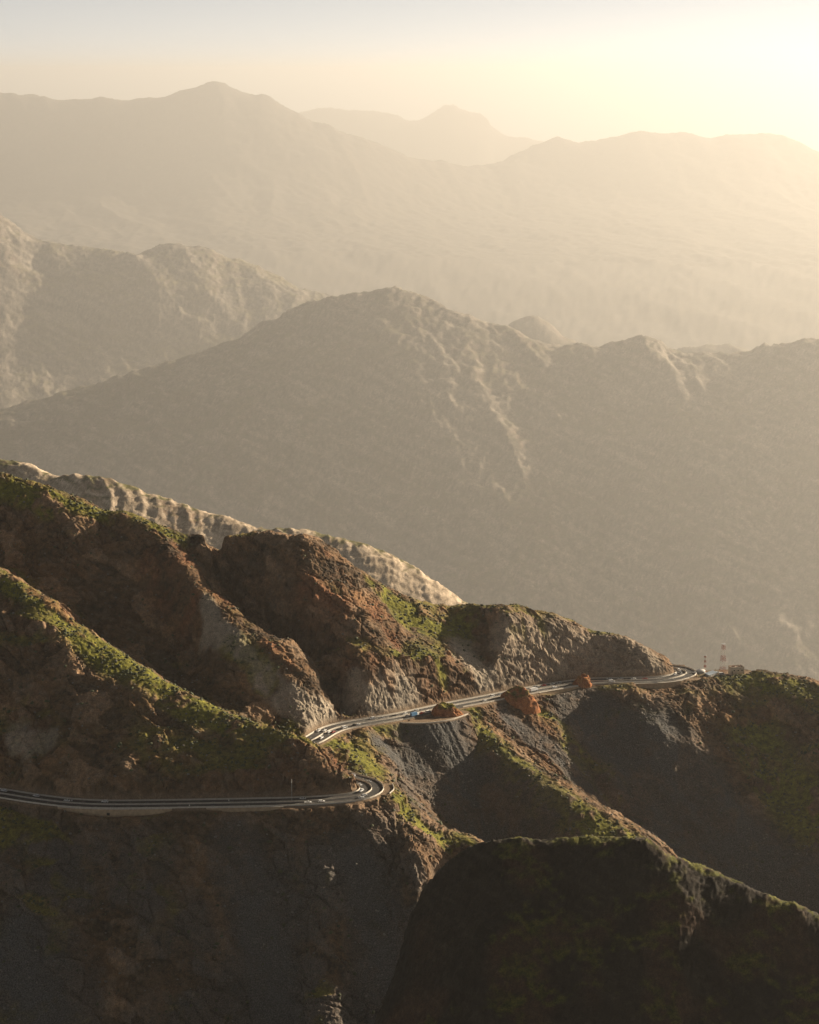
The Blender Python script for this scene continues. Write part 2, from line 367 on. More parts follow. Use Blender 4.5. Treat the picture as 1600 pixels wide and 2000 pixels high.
# ground masks, with warm sunlight painted on some crests: brush strokes on the ground, placed where a sight line meets it
STROKES = {
 'grass+': [([(20,1130),(80,1180),(170,1260),(230,1300)],13),([(200,1270),(300,1330),(380,1380),(470,1410)],18),([(110,975),(150,992),(210,1008)],9),([(460,1265),(490,1290),(520,1330)],10),
            ([(640,1450),(690,1470),(720,1500)],16),([(745,1165),(770,1190),(800,1200)],10),([(800,1215),(860,1235),(900,1230)],16),([(910,1400),(950,1440),(1000,1490)],9),([(1000,1500),(1060,1550),(1130,1600),(1220,1640)],13),
            ([(775,1565),(800,1600),(860,1640),(920,1655)],8),([(1060,1400),(1100,1430)],6),([(1120,1480),(1200,1540)],8),([(1480,1440),(1520,1520),(1590,1600)],26),([(1450,1330),(1540,1350),(1600,1380)],15),
            ([(1005,1212),(1050,1225)],10),([(560,1420),(640,1455)],8),([(780,1280),(830,1275),(865,1300)],7),([(300,1040),(350,1060)],6),([(0,950),(90,990)],12),([(730,1420),(800,1440),(860,1440)],12)],
 'scree+': [([(745,1450),(800,1520),(880,1590),(960,1650)],9),([(840,1450),(870,1520),(930,1590),(1020,1640)],34),([(990,1430),(1060,1490),(1130,1545)],9),([(1130,1545),(1250,1610),(1400,1700),(1560,1790)],16),
            ([(1150,1400),(1230,1470),(1300,1550),(1430,1650),(1580,1760)],30),([(1280,1450),(1380,1580),(1500,1700)],30),([(460,1700),(490,1800),(520,1900),(540,2000)],17,.85),([(690,1700),(720,1800),(740,1920)],17,.85),([(20,1850),(60,1950),(100,2000)],20,.85)],
 'red+': [([(345,1085),(400,1150),(440,1190)],7),([(640,1100),(700,1180),(730,1210)],8),([(520,1262),(560,1300)],6),([(60,1160),(140,1225)],5),([(835,1362),(880,1355)],9),([(985,1425),(1030,1470),(1070,1510)],8),([(1420,1395),(1500,1395)],9),([(340,1110),(390,1140)],9),([(660,1490),(690,1520)],9),([(690,1290),(720,1300)],9),([(600,1150),(660,1190)],12),([(300,1110),(370,1190)],13),([(740,1200),(770,1260)],8),([(1080,1425),(1040,1420)],5)],  # red rock; the first three strokes paint warm sunlight onto lit crests
 'pale+': [([(560,1370),(610,1400),(640,1400)],12),([(900,1270),(930,1310),(950,1330)],14),([(700,1340),(760,1370),(820,1370)],14),([(1000,1280),(1080,1280),(1160,1290),(1250,1300)],17,.6),([(1020,1310),(1150,1310),(1270,1310)],12,.6),([(400,1180),(440,1240),(520,1330)],8),([(30,1440),(90,1460)],10,.6)],
}
def build_near():
    NC, NR = 850, 760
    a = np.linspace(-1010, 985, NC)/FPX                     # columns: directions from the viewpoint, a little past the frame
    rows = np.concatenate([np.linspace(1400, 1580, 180, False), np.linspace(1580, 2075, 550, False), np.linspace(2075, 2700, 30)])
    Yg, Ag = np.meshgrid(rows, a, indexing='ij'); Xg = Ag*Yg*1.02
    z = base_height(Xg, Yg)
    # medium relief that bends the slopes before the road is cut in
    z += 2.4*ridged(Xg/38, Yg/38, z/38) + 4.0*perlin(Xg/75, Yg/75, z/75+4)
    z, corr, bay, droad = carve(Xg, Yg, z)
    gy = np.gradient(z, axis=0)/np.gradient(Yg, axis=0); gx = np.gradient(z, axis=1)/np.gradient(Xg, axis=1)
    slope = np.sqrt(gx*gx+gy*gy); n = np.stack([-gx, -gy, np.ones_like(gx)], -1); n /= np.linalg.norm(n, axis=-1, keepdims=True)
    big = noise2(Xg, Yg, 60, 3); med = noise2(Xg, Yg, 18, 8); sm = noise2(Xg, Yg, 6, 2)
    M = {}
    for key, strokes in STROKES.items():
        acc = np.zeros_like(z)
        for px, rad, *wt in strokes:
            line = [hit(u, v) for u, v in px]
            lx, ly = np.array(line)[:, 0], np.array(line)[:, 1]
            sel = (Xg > lx.min()-rad*2.2-30) & (Xg < lx.max()+rad*2.2+30) & (Yg > ly.min()-rad*2.2-30) & (Yg < ly.max()+rad*2.2+30)
            d, _, _ = seg_dist(Xg[sel], Yg[sel], line)
            d = d + 6*med[sel] + 4*sm[sel] + 5*big[sel]
            acc[sel] = np.maximum(acc[sel], (wt[0] if wt else 1)*(1 - sstep(rad*0.6, rad*1.5, d)))
        M[key] = acc
    scree = M['scree+']*(.62+.38*sstep(-.45, .25, big+.6*med+.5*sm))
    flat = 1 - sstep(0.40, 0.80, slope + 0.3*med + .15*sm)
    grass = np.clip(0.75*flat*sstep(-0.25, 0.25, big+0.4*med) + 0.0, 0, 1)
    grass = np.maximum(grass, M['grass+']*sstep(-0.42, 0.20, med+0.8*sm+0.30-0.45*sstep(.8, 1.3, slope)))
    grass *= (1-0.92*scree)*(1-0.8*M['red+'])*(1-0.6*M['pale+'])
    grass *= np.clip(1-bay, 0, 1)*sstep(10.6, 13, droad)
    rockm = np.clip(1-grass-scree, 0, 1)*sstep(10.8, 14, droad)*(1-bay)
    soft = sstep(10.6, 13.5, droad)*(1-bay)
    # relief along the normal
    zz = z
    D = soft*(0.55*perlin(Xg/9, Yg/9, zz/9) + 0.30*perlin(Xg/4, Yg/4, zz/4) + 0.16*perlin(Xg/1.9, Yg/1.9, zz/1.9))
    # fractured, bedded rock
    q1 = (Xg*0.55 + Yg*0.25 + zz*1.0); q2 = (Xg*0.8 - Yg*0.2 - zz*0.55)
    w1 = perlin(Xg/30, Yg/30, zz/30)*9 + perlin(Xg/9, Yg/9, zz/9)*2
    dip = zz*.84 + Xg*.54
    f1, f2, cid = voronoi(((Xg*.84 - zz*.54 + w1*0.6)/30).astype(np.float32), ((Yg+w1*.3)/24).astype(np.float32), ((dip + w1*0.5)/11).astype(np.float32))
    crack = 1 - sstep(0.015, 0.07, f2-f1)
    g1, g2, cid2 = voronoi(((Xg*.8 - zz*.4)/5.5).astype(np.float32), (Yg/5.5).astype(np.float32), ((zz*.9 + Xg*.45)/3.2).astype(np.float32))
    crack = crack*sstep(-.35, .25, big + .6*med)
    crack2 = sstep(-.2, .3, med-.4*big)*(1 - sstep(0.04, 0.20, g2-g1))
    lvl = sstep(500, 540, -zz)*(1-sstep(-30, 40, Xg))                # level bedding low on the left, dipping beds elsewhere
    bq = dip*(1-lvl) + (zz + .12*Xg)*lvl + w1*.55
    saw = lambda q: np.minimum((q % 1.0)/.78, (1-(q % 1.0))/.22)
    beds = (saw(bq/10.5)-.5)*sstep(-.35, .25, med+.3*big) + .45*(saw(bq/3.7+.3)-.5)*sstep(-.2, .4, sm+.4*med)
    flute = 1.1*ridged(Xg/5.5, Yg/5.5, zz/24) + 0.6*ridged(Xg/2.4, Yg/2.4, zz/9)
    pk = np.clip(M['pale+'], 0, 1)
    blocks = 2.2*(cid-0.5) - 2.4*crack + 0.35*(cid2-0.5) - 0.5*crack2 + 2.0*beds + 0.9*ridged(Xg/14, Yg/14, zz/14) + 0.75*ridged(Xg/5, Yg/5, zz/5) + .4*ridged(Xg/2.2, Yg/2.2, zz/2.2)
    D += rockm*(blocks*(1-.7*pk) + flute*(.25+.45*pk))
    # grass slopes: little terraces and tufts; scree: runnels down the slope
    D += soft*grass*(0.45*perlin(Xg/2.6, Yg/2.6, zz/2.6) + 0.5*np.clip(perlin(Xg/3.4+7, Yg/3.4, zz/3.4), 0, 1))
    run = perlin((Xg*0.75+Yg*0.6)/5.0, (Xg*0.5-Yg*0.8)/60, 0*Xg+5) + 0.5*perlin((Xg*0.75+Yg*0.6)/2.2, (Xg*0.5-Yg*0.8)/40, 0*Xg+9)
    D += soft*scree*(0.75*run*sstep(-.3, .5, big+.5*med) + 0.5*perlin(Xg/11, Yg/11, zz/11) + 0.14*rng.normal(size=z.shape))
    X2, Y2, Z2 = Xg + n[..., 0]*D, Yg + n[..., 1]*D, zz + n[..., 2]*D
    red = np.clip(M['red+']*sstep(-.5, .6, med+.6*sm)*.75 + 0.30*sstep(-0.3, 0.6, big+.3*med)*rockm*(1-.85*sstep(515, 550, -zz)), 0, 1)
    pale = np.clip(M['pale+'] + 0.16*sstep(0.62, 0.9, cid)*rockm + 0.15*sstep(.6, .9, cid2), 0, 1)*(1-M['red+'])
    shoulder = (1 - sstep(10.6, 13.5, droad))
    dirt = np.clip(np.maximum(bay, shoulder), 0, 1)
    cold = rockm*.75*sstep(530, 565, -zz)*(1-sstep(-20, 60, Xg))*sstep(-.5, .3, big+.5*med+.5*(cid-.4))   # rock turned greyer and less red in the lower left
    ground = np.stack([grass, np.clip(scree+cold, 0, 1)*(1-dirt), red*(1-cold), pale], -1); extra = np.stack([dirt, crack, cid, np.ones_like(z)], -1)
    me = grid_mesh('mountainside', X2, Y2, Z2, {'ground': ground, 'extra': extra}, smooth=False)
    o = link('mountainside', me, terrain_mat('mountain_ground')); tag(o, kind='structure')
    return dict(X=X2, Y=Y2, Z=Z2, grass=grass, scree=scree, rock=rockm, droad=droad, bay=bay, n=n)
NEAR = build_near()
print('near', time.time()-T0)

# ------------------------------------------------------------------ other hills
def hill(name, lines, y0, y1, rows, cols, u0, u1, amps, step, c, mat, grassf=0.5, palef=0.3, redf=0.2, warp=None, behind=None, crag=0.0, screef=0.0, rough=1.0):
    pts = []
    for l in lines: pts += densify(l, step)
    if behind:
        for p in densify(lines[0], step*1.5):
            for dy, dz in behind: pts.append(np.array([p[0]*(1+dy/p[1]), p[1]+dy, p[2]+dz]))
    pts = thin(pts, step*0.5)
    S = Surface(pts, c=c)
    Yg, Ag = np.meshgrid(rows if hasattr(rows, 'shape') else np.linspace(y0, y1, rows), np.linspace(u0-800, u1-800, cols)/FPX*1.02, indexing='ij'); Xg = Ag*Yg
    ws, wa = warp or (step*3, step*0.3)
    x, y = Xg + wa*noise2(Xg, Yg, ws), Yg + wa*noise2(Xg, Yg, ws, 7)
    z = S(x, y)
    for sc, am, kind in amps:
        if kind == 'p': nz = perlin(Xg/sc, Yg/sc, z/sc)
        elif kind == 'r': nz = ridged(Xg/sc, Yg/sc, z/sc)
        elif kind == 'g':                                            # gullies that run down the slope
            nz = ridged((Xg+.6*sc*perlin(Xg/sc/2, Yg/sc/2, 0*Xg+4) + .25*Yg)/sc, Yg/(sc*5), 0*Xg+sc)
        else:                                                        # rock bands along the slope
            q = (z + .1*Xg)/sc + .8*perlin(Xg/sc/4, Yg/sc/4, z/sc/4); nz = np.minimum((q % 1)/.75, (1-q % 1)/.25) - .5
        z = z + am*(nz - (.35 if kind in 'rg' else 0))
    gy = np.gradient(z, axis=0)/np.gradient(Yg, axis=0); gx = np.gradient(z, axis=1)/np.gradient(Xg, axis=1)
    slope = np.sqrt(gx*gx+gy*gy); n = np.stack([-gx, -gy, np.ones_like(gx)], -1); n /= np.linalg.norm(n, axis=-1, keepdims=True)
    D = 0
    if crag:
        f1, f2, cid = voronoi(((Xg+z*.6)/(crag*5)).astype(np.float32), (Yg/(crag*5)).astype(np.float32), ((z-Xg*.3)/(crag*3)).astype(np.float32))
        D = crag*(1.1*(cid-.5) - 0.9*(1-sstep(.03, .18, f2-f1))) + crag*0.5*ridged(Xg/(crag*2.2), Yg/(crag*2.2), z/(crag*2.2)) + crag*0.22*ridged(Xg/crag, Yg/crag, z/crag)
    else: cid = 0.5+0*z
    b1 = noise2(Xg, Yg, step*2, 4); b2 = noise2(Xg, Yg, step*0.5, 5)
    grass = grassf*(1-sstep(.5, 1.0, slope+.3*b2))*sstep(-.3, .3, b1+b2)
    st = perlin((z+.5*Xg+.2*Yg)/(step*.28), Xg/(step*2.2), Yg/(step*2.2)); st2 = perlin((z+.5*Xg)/(step*.09), Xg/(step*.5), Yg/(step*.5))
    pale = np.clip(palef*(.7*sstep(.35, .75, cid) + .9*sstep(-.05, .35, st) + .7*sstep(.05, .4, st2)), 0, 1)*(1-.6*grass); red = redf*sstep(-.1, .4, b1)
    g = np.stack([grass, screef*sstep(0, .4, b2), red, pale], -1); e = np.stack([0*z, 0*z, 0*z, 0*z+1], -1)
    me = grid_mesh(name, Xg+n[..., 0]*D, Yg+n[..., 1]*D, z+n[..., 2]*D, {'ground': g, 'extra': e})
    o = tag(link(name, me, mat), kind='structure')
    return dict(S=S, X=Xg+n[..., 0]*D, Y=Yg+n[..., 1]*D, Z=z+n[..., 2]*D, grass=grass)

# the dark hill in the right foreground
FC = L((560,2420,1330),(650,2250,1318),(710,2110,1308),(748,1990,1300),(772,1890,1295),(806,1785,1290),(846,1718,1287),(880,1688,1285),(950,1652,1282),(1000,1643,1280),(1060,1640,1278),(1150,1643,1272),(1250,1646,1265),(1330,1688,1258),(1400,1712,1252),(1450,1735,1248),(1530,1768,1240),(1600,1800,1232),(1700,1850,1225),(1800,1895,1220))
def down(u, v, Y, slope=.62, vs=(1800, 1900, 2000, 2130)):
    p = P(u, v, Y); out = [p]
    for w in vs:
        if w <= v+30: continue
        d = ray(u, w); t = -d[2]/d[1]; out.append(P(u, w, (-p[2]+slope*Y)/(slope+t)))
    return out
FSP = [p+np.array([0,-5.,0]) for p in down(1320,1682,1259,.76)]
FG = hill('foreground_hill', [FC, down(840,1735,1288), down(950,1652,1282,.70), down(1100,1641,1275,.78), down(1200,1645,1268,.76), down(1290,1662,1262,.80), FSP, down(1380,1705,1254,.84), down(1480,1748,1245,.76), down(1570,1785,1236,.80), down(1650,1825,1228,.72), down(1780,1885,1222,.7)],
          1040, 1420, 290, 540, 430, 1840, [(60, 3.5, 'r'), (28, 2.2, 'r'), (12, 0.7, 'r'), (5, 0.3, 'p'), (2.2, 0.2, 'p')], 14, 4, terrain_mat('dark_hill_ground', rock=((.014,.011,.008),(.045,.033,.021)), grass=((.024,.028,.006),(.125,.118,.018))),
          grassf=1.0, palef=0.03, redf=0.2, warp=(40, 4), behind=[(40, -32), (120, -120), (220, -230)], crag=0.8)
# pale cliffs behind the crest
PC = L((-300,840,5390),(-100,880,5292),(0,903,5252),(60,910,5233),(100,932,5213),(150,932,5194),(200,938,5174),(235,948,5174),(260,958,5174),(330,985,5174),(400,1008,5174),(470,1030,5174),(520,1045,5174),(560,1038,5174),(600,1048,5174),(640,1052,5174),
       (700,1064,5174),(760,1085,5174),(810,1115,5174),(850,1148,5174),(900,1185,5174),(960,1205,5174),(1040,1225,5154),(1120,1250,5135),(1250,1300,5096))
PALE_ROCK = ((.42,.33,.24),(.64,.515,.38))
pmat = terrain_mat('pale_cliff_ground', rock=((.30,.225,.15),(.50,.39,.275)), pale=PALE_ROCK, grass=((.06,.06,.02),(.13,.12,.04)), k=0.45, bumpd=1.6)
hill('pale_cliff_ridge', [PC, [p+np.array([0,-90,-72]) for p in PC], [p+np.array([0,-260,-245]) for p in PC], [p+np.array([0,-520,-540]) for p in PC]],
     4400, 5600, 260, 480, -220, 1350, [(200, 9, 'r'), (90, 6, 'g'), (38, 3.5, 'g'), (17, 3.0, 't'), (12, 2.4, 'r'), (6, 1.3, 'p')], 55, 8, pmat, grassf=1.0, palef=.6, redf=.35, warp=(170, 14), behind=[(170, -100), (500, -360)], crag=0.8)
# middle mountain
MC = L((-500,930,31434),(-200,870,32240),(0,815,33046),(100,790,33046),(270,755,33046),(350,715,32845),(430,690,32642),(500,650,32561),(540,620,32441),(590,595,32401),(650,585,32360),(720,578,32280),(780,572,32240),(840,590,32240),(880,615,31875),(940,635,31875),(985,641,31875),
       (1040,665,31529),(1075,681,31529),(1100,672,31529),(1130,680,31529),(1160,672,31529),(1215,665,31529),(1260,668,31529),(1310,692,31529),(1360,695,31529),(1430,694,31529),(1470,698,31529),(1500,681,31529),(1540,685,31529),(1580,676,31529),(1640,672,31529),(1800,660,31529),(2000,640,31529))
def LK(K, *t): return [P(u, v, Y*K) for u, v, Y in t]  # mountains scaled about the camera; the other far tables have it baked in
MSA = LK(4.02, (780,572,8000),(890,660,7790),(950,760,7515),(1010,880,7225),(1040,1000,6945),(1070,1150,6635))
MSB = LK(4.02, (600,595,8040),(500,740,7560),(400,880,7220),(330,980,6990))
MHA = LK(4.02, (1200,760,7600),(1180,900,7260),(1150,1050,6915),(1200,1200,6600))
MSC = LK(4.02, (1560,690,7770),(1450,850,7320),(1350,1000,6970),(1330,1150,6650))
MHB = LK(4.02, (1600,900,7225),(1580,1100,6790))
MHC = LK(4.02, (680,760,7530),(680,900,7200),(650,1020,6930))
MB0 = LK(4.02, (-500,1060,6900),(0,1010,6930),(300,1090,6740),(600,1130,6650),(900,1240,6440),(1200,1330,6320),(1500,1390,6220),(1900,1400,6220))
mmat = terrain_mat('middle_mountain_ground', rock=((.075,.060,.044),(.165,.132,.098)), pale=((.19,.158,.128),(.33,.275,.215)), grass=((.055,.057,.022),(.11,.10,.04)), k=0.037, bumpd=18, bump=.6)
hill('middle_mountain', [MC, MSA, MSB, MHA, MSC, MHB, MHC, MB0], 24700, 38025, 330, 520, -160, 1760, [(3652, 60, 'r'), (1900, 55, 'g'), (850, 52, 'g'), (400, 40, 'g'), (350, 34, 'r'), (150, 34, 'r'), (68, 10, 'p')], 325, 62, mmat, grassf=.6, palef=.5, redf=.2, warp=(2015, 238), behind=[(1410, -655), (4030, -2015)], crag=8)
KC = L((900,700,41912),(1000,630,41509),(1040,622,41509),(1080,640,41509),(1110,668,41509),(1200,690,41509),(1300,694,41509),(1340,681,41509),(1380,673,41509),(1430,677,41509),(1480,690,41509),(1600,700,41509))
hill('distant_knoll', [KC, [p+np.array([0,-2015,-880]) for p in KC]], 39040, 45085, 50, 200, 850, 1660, [(1209, 81, 'r'), (478, 42, 'r'), (201, 20, 'p')], 406, 97, mmat, warp=(1208, 120), behind=[(1612, -881)], crag=15)
# left mountain behind it
LC = L((-300,350,45136),(-100,400,44732),(0,428,44330),(40,455,44330),(70,476,44330),(95,472,44330),(150,476,44330),(200,487,44330),(262,498,44330),(320,487,44330),(400,495,44330),(450,515,44330),(500,530,44330),(560,560,44330),(600,577,44330),(640,580,44330),(720,600,44330),(850,640,44330))
LI = LK(4.02, (-200,440,10760),(0,490,10700),(60,520,10750),(110,552,10620),(200,598,10500),(300,610,10460),(380,622,10440),(455,655,10410))
LH = LK(4.02, (0,560,10500),(150,640,10378),(300,670,10310))
LB = LK(4.02, (-200,800,9690),(0,790,9704),(150,775,9913),(300,745,10055),(420,700,10200),(560,680,10330),(750,680,10450))
LB2 = [p+np.array([0,-1500.,-900.]) for p in LB]
hill('left_mountain', [LC, LI, LH, LB, LB2], 36250, 49871, 290, 400, -150, 900, [(2770, 112, 'r'), (1284, 62, 'g'), (568, 38, 'g'), (525, 28, 't'), (265, 22, 'r'), (188, 15, 't'), (120, 15, 'r'), (62, 8, 'p')], 337, 62,
     terrain_mat('left_mountain_ground', rock=((.075,.060,.045),(.15,.122,.092)), pale=((.18,.15,.12),(.29,.245,.195)), k=0.032, bumpd=20, bump=.6), grassf=.4, palef=.7, redf=.2, warp=(2015, 201), behind=[(1612, -881), (4534, -2519)], crag=9)
# far ranges
fmat = terrain_mat('far_range_ground', rock=((.09,.075,.06),(.13,.11,.09)), pale=((.12,.105,.09),(.17,.145,.12)), k=0.03, bumpd=15, bump=.4)
F1 = L((-400,200,90730),(-150,190,90730),(0,187,90730),(50,195,90730),(110,201,90730),(200,193,90730),(260,198,90730),(340,194,90730),(370,184,90730),(400,168,90730),(440,166,90730),(452,176,90730),(490,194,90730),(512,190,90730),(540,207,90730),(580,226,90730),(640,250,90730),
       (720,284,92244),(800,308,93755),(880,326,95267),(940,330,96781),(985,318,98292),(1040,292,99805),(1090,270,99805),(1120,278,99805),(1180,277,99805),(1260,264,99805),(1320,264,99805),(1380,272,99805),(1440,272,99805),(1490,265,99805),(1530,271,99805),(1600,306,99805),(1700,320,99805),(1900,330,99805))
F1S = [[np.array([p[0]*k, p[1]*k, p[2]*w + z0]) for p in F1[::2]] for k, w, z0 in ((.975,.7,-1600.), (.94,.4,-3700.), (.86,.1,-5400.), (.6,0,-6500.), (.27,0,-7400.))]
hill('far_range', [F1]+F1S, 25000, 103000, np.concatenate([np.linspace(25000, 74000, 60, False), np.linspace(74000, 103000, 190)]), 420, -150, 1750, [(5000, 160, 'g'), (2200, 110, 'g'), (1000, 60, 'g'), (900, 30, 'r'), (600, 45, 'r'), (300, 34, 'r')], 340, 45, fmat, grassf=.1, palef=.4, redf=.1, warp=(2500, 120), behind=[(3000, -700), (8000, -1600)])
F2 = L((200,300,142000),(400,260,142000),(520,236,142000),(570,222,142000),(620,210,142000),(700,218,142000),(780,225,142000),(800,245,142000),(815,248,142000),(840,225,142000),(868,208,142000),(886,206,142000),(905,215,142000),(940,221,142000),(956,240,142000),(962,256,142000),(985,273,142000),(1030,271,142000),(1060,280,142000),(1150,300,142000),(1400,330,142000))
hill('farthest_range', [F2, [p+np.array([0,-3000,-1800]) for p in F2], [p+np.array([0,-11000,-6300]) for p in F2]], 126000, 149000, 70, 460, 150, 1450, [(3000, 90, 'g'), (1400, 70, 'r'), (600, 60, 'r'), (320, 34, 'r')], 380, 50, fmat, grassf=0, palef=.3, redf=.1, warp=(2500, 40), behind=[(4500, -1500)])
vf = MB(); vf.add([(-70000,-400,-7990),(70000,-400,-7990),(70000,170000,-7990),(-70000,170000,-7990)], [(0,1,2,3)])
tag(vf.build('valley_floor', plain('valley_sand', (.24,.20,.16), .95, .3, .002)), kind='structure')
print('hills', time.time()-T0)


# ------------------------------------------------------------------ ground lookup on the finished mountainside
_nr, _nc = NEAR['X'].shape
def ground(x, y):
    d = (NEAR['X']-x)**2 + (NEAR['Y']-y)**2
    k = np.argsort(d.ravel())[:4]; return float(NEAR['Z'].ravel()[k].mean())

# ------------------------------------------------------------------ road surface, markings, barriers, retaining walls
asphalt, ant = empty_mat('asphalt'); ab = ant.nodes['Principled BSDF']; ab.inputs['Roughness'].default_value = 0.85; ab.inputs['Specular IOR Level'].default_value = 0.25
aco = ant.nodes.new('ShaderNodeTexCoord').outputs['Object']
ac = mixc(ant, ramp(ant, noise_tex(ant, aco, 0.12, 4), .35, .65), (.040,.038,.036), (.085,.076,.066))
ac = mixc(ant, ramp(ant, noise_tex(ant, aco, 3.0, 2), .3, .7), ac, (.055,.052,.05))
ant.links.new(ac, ab.inputs['Base Color'])
concrete = plain('concrete', (.50,.45,.38), .85, .18, .7); paint = plain('road_paint', (.68,.66,.60), .7, .15, 1.5); ochre = plain('ochre_wall', (.36,.26,.16), .9, .25, .35)
def ribbon(mb, ks, d0, d1, dz0, dz1=None):      # strip along the road between two offsets
    dz1 = dz0 if dz1 is None else dz1; v = []
    for k in ks:
        a, b = offset(k, d0), offset(k, d1); v += [(*a, ROAD[k, 2]+dz0), (*b, ROAD[k, 2]+dz1)]
    mb.add(v, [(2*i, 2*i+1, 2*i+3, 2*i+2) for i in range(len(ks)-1)])
ALL = range(len(ROAD))
rb = MB(); ribbon(rb, ALL, -9.6, 9.6, 0.0); road = tag(rb.build('road', asphalt), kind='structure')
mk = MB()
for off in (-8.7, -0.9, 0.9, 8.7): ribbon(mk, ALL, off-.09, off+.09, 0.004)
for off in (-4.8, 4.8):
    for k in range(0, len(ROAD)-2, 4): ribbon(mk, range(k, k+2), off-.08, off+.08, 0.004)
mk.build('lane_marking', paint, road)
def barrier(name, ks, off, h, label, w=0.62):
    prof = [(-w/2, 0), (-w/2, .15), (-w*.22, .42), (-w*.16, h), (w*.16, h), (w*.22, .42), (w/2, .15), (w/2, 0)]
    v = []
    for k in ks:
        for a, z in prof:
            p = offset(k, off+a); v.append((*p, ROAD[k, 2]-.1+z))
    n = len(prof); f = []
    for i in range(len(ks)-1):
        for j in range(n-1): f.append((i*n+j, i*n+j+1, (i+1)*n+j+1, (i+1)*n+j))
    f += [tuple(range(n-1, -1, -1)), tuple((len(ks)-1)*n+j for j in range(n))]
    mb = MB(); mb.add(v, f); return tag(mb.build(name, concrete), label, 'barrier', 'concrete barriers along the mountain road')
def k_at(u, v, lo=0, hi=None): return road_index(u, v, lo, hi)[1]
K_TURN = N_LOWER; K_BEND = k_at(690, 1521, 0, K_TURN); K_UP = k_at(600, 1452, K_TURN)
K_BAY0, K_BAY1 = k_at(778, 1400.5, K_TURN), k_at(893, 1376.5, K_TURN)
HB_H = 1.15
lowr = range(0, K_BEND+6); upr = range(K_UP-4, len(ROAD))
barrier('concrete_barrier', lowr, 9.2, HB_H, 'uphill concrete barrier of the lower road, under the dark rock wall')
barrier('concrete_barrier', lowr, 0.0, HB_H, 'middle concrete barrier dividing the lower road and its hairpin bend')
barrier('concrete_barrier', lowr, -9.2, HB_H, 'outer concrete barrier of the lower road, above the dark lower slope and round the hairpin')
barrier('concrete_barrier', upr, 9.2, HB_H, 'uphill concrete barrier of the upper road, at the foot of the cliffs')
barrier('concrete_barrier', upr, 0.0, HB_H, 'middle concrete barrier dividing the two carriageways of the upper road')
barrier('concrete_barrier', range(K_UP-4, K_BAY0), -9.2, HB_H, 'outer barrier of the upper road above the sunlit grass, left of the dirt bay')
barrier('concrete_barrier', range(K_BAY1, len(ROAD)), -9.2, HB_H, 'outer barrier of the upper road from the smaller red mound to the masts')
def kerb(name, line, off, label):
    mb = MB(); line = np.array(line); t = np.gradient(line[:, :2], axis=0); t /= np.linalg.norm(t, axis=1, keepdims=True); nn = np.stack([-t[:, 1], t[:, 0]], 1)
    v = []
    for p, q in zip(line, nn):
        for a, z in ((-.25, -.3), (-.25, .75), (.25, .75), (.25, -.3)): v.append((p[0]+q[0]*(off+a), p[1]+q[1]*(off+a), p[2]+z))
    f = [(i*4+j, i*4+j+1, (i+1)*4+j+1, (i+1)*4+j) for i in range(len(line)-1) for j in range(3)] + [(3,2,1,0), tuple((len(line)-1)*4+j for j in range(4))]
    mb.add(v, f); return tag(mb.build(name, concrete), label, 'kerb')
kerb('concrete_kerb', BAY, -7.6, 'low pale kerb curving round the dirt bay beside the smaller red mound')
kerb('concrete_kerb', HB, -3.8, 'short curved kerb of the small bay outside the hairpin bend')
def retaining(u0, u1, lo, hi, label):
    ks = [k for k in range(lo, hi) if WALL_H[k] > 0.35 and u0 < 800+FPX*ROAD[k, 0]/(ROAD[k, 1]*cp-ROAD[k, 2]*sp) < u1]
    v = []; panels = []
    for k in ks:
        a, b = offset(k, -10.0), offset(k, -10.9); h = WALL_H[k]+1.6; z = ROAD[k, 2]
        v += [(*a, z+.05), (*b, z+.05), (*(b+RN[k]*-.25), z-h), (*a, z-h)]
    f = [(i*4+j, i*4+(j+1) % 4, (i+1)*4+(j+1) % 4, (i+1)*4+j) for i in range(len(ks)-1) for j in range(4)] + [(3,2,1,0), tuple((len(ks)-1)*4+j for j in range(4))]
    mb = MB(); mb.add(v, f); w = tag(mb.build('retaining_wall', ochre), label, 'retaining wall', 'retaining walls under the road')
    cb = MB()
    vv = []
    for k in ks:
        a, b = offset(k, -9.9), offset(k, -11.15); z = ROAD[k, 2]
        vv += [(*a, z+.06), (*a, z+.32), (*b, z+.32), (*b, z+.06)]
    cb.add(vv, f); cb.build('coping', concrete, w)
    return w, ks
W1, wk = retaining(120, 345, 0, N_LOWER, 'ochre retaining wall under the shaded lower road, with a dark culvert opening')
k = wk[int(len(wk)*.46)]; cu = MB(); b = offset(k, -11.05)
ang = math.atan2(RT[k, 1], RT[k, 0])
cu.box(0, 0, 0, 2.2, .5, 2.0); c_ = cu.build('culvert_opening', plain('culvert_shade', (.01,.01,.01), .9, .1), W1); c_.location = (b[0], b[1], ROAD[k, 2]-3.6); c_.rotation_euler = (0, 0, ang)  # solid near-black block, its colour stands for the shade inside the culvert
retaining(400, 560, 0, N_LOWER, 'low ochre retaining wall under the lower road just before the hairpin')
retaining(1228, 1322, N_LOWER, len(ROAD)-30, 'deep ochre retaining wall under the upper road near the masts')
retaining(1035, 1120, N_LOWER, len(ROAD)-30, 'pale retaining wall under the upper road right of the larger red mound')

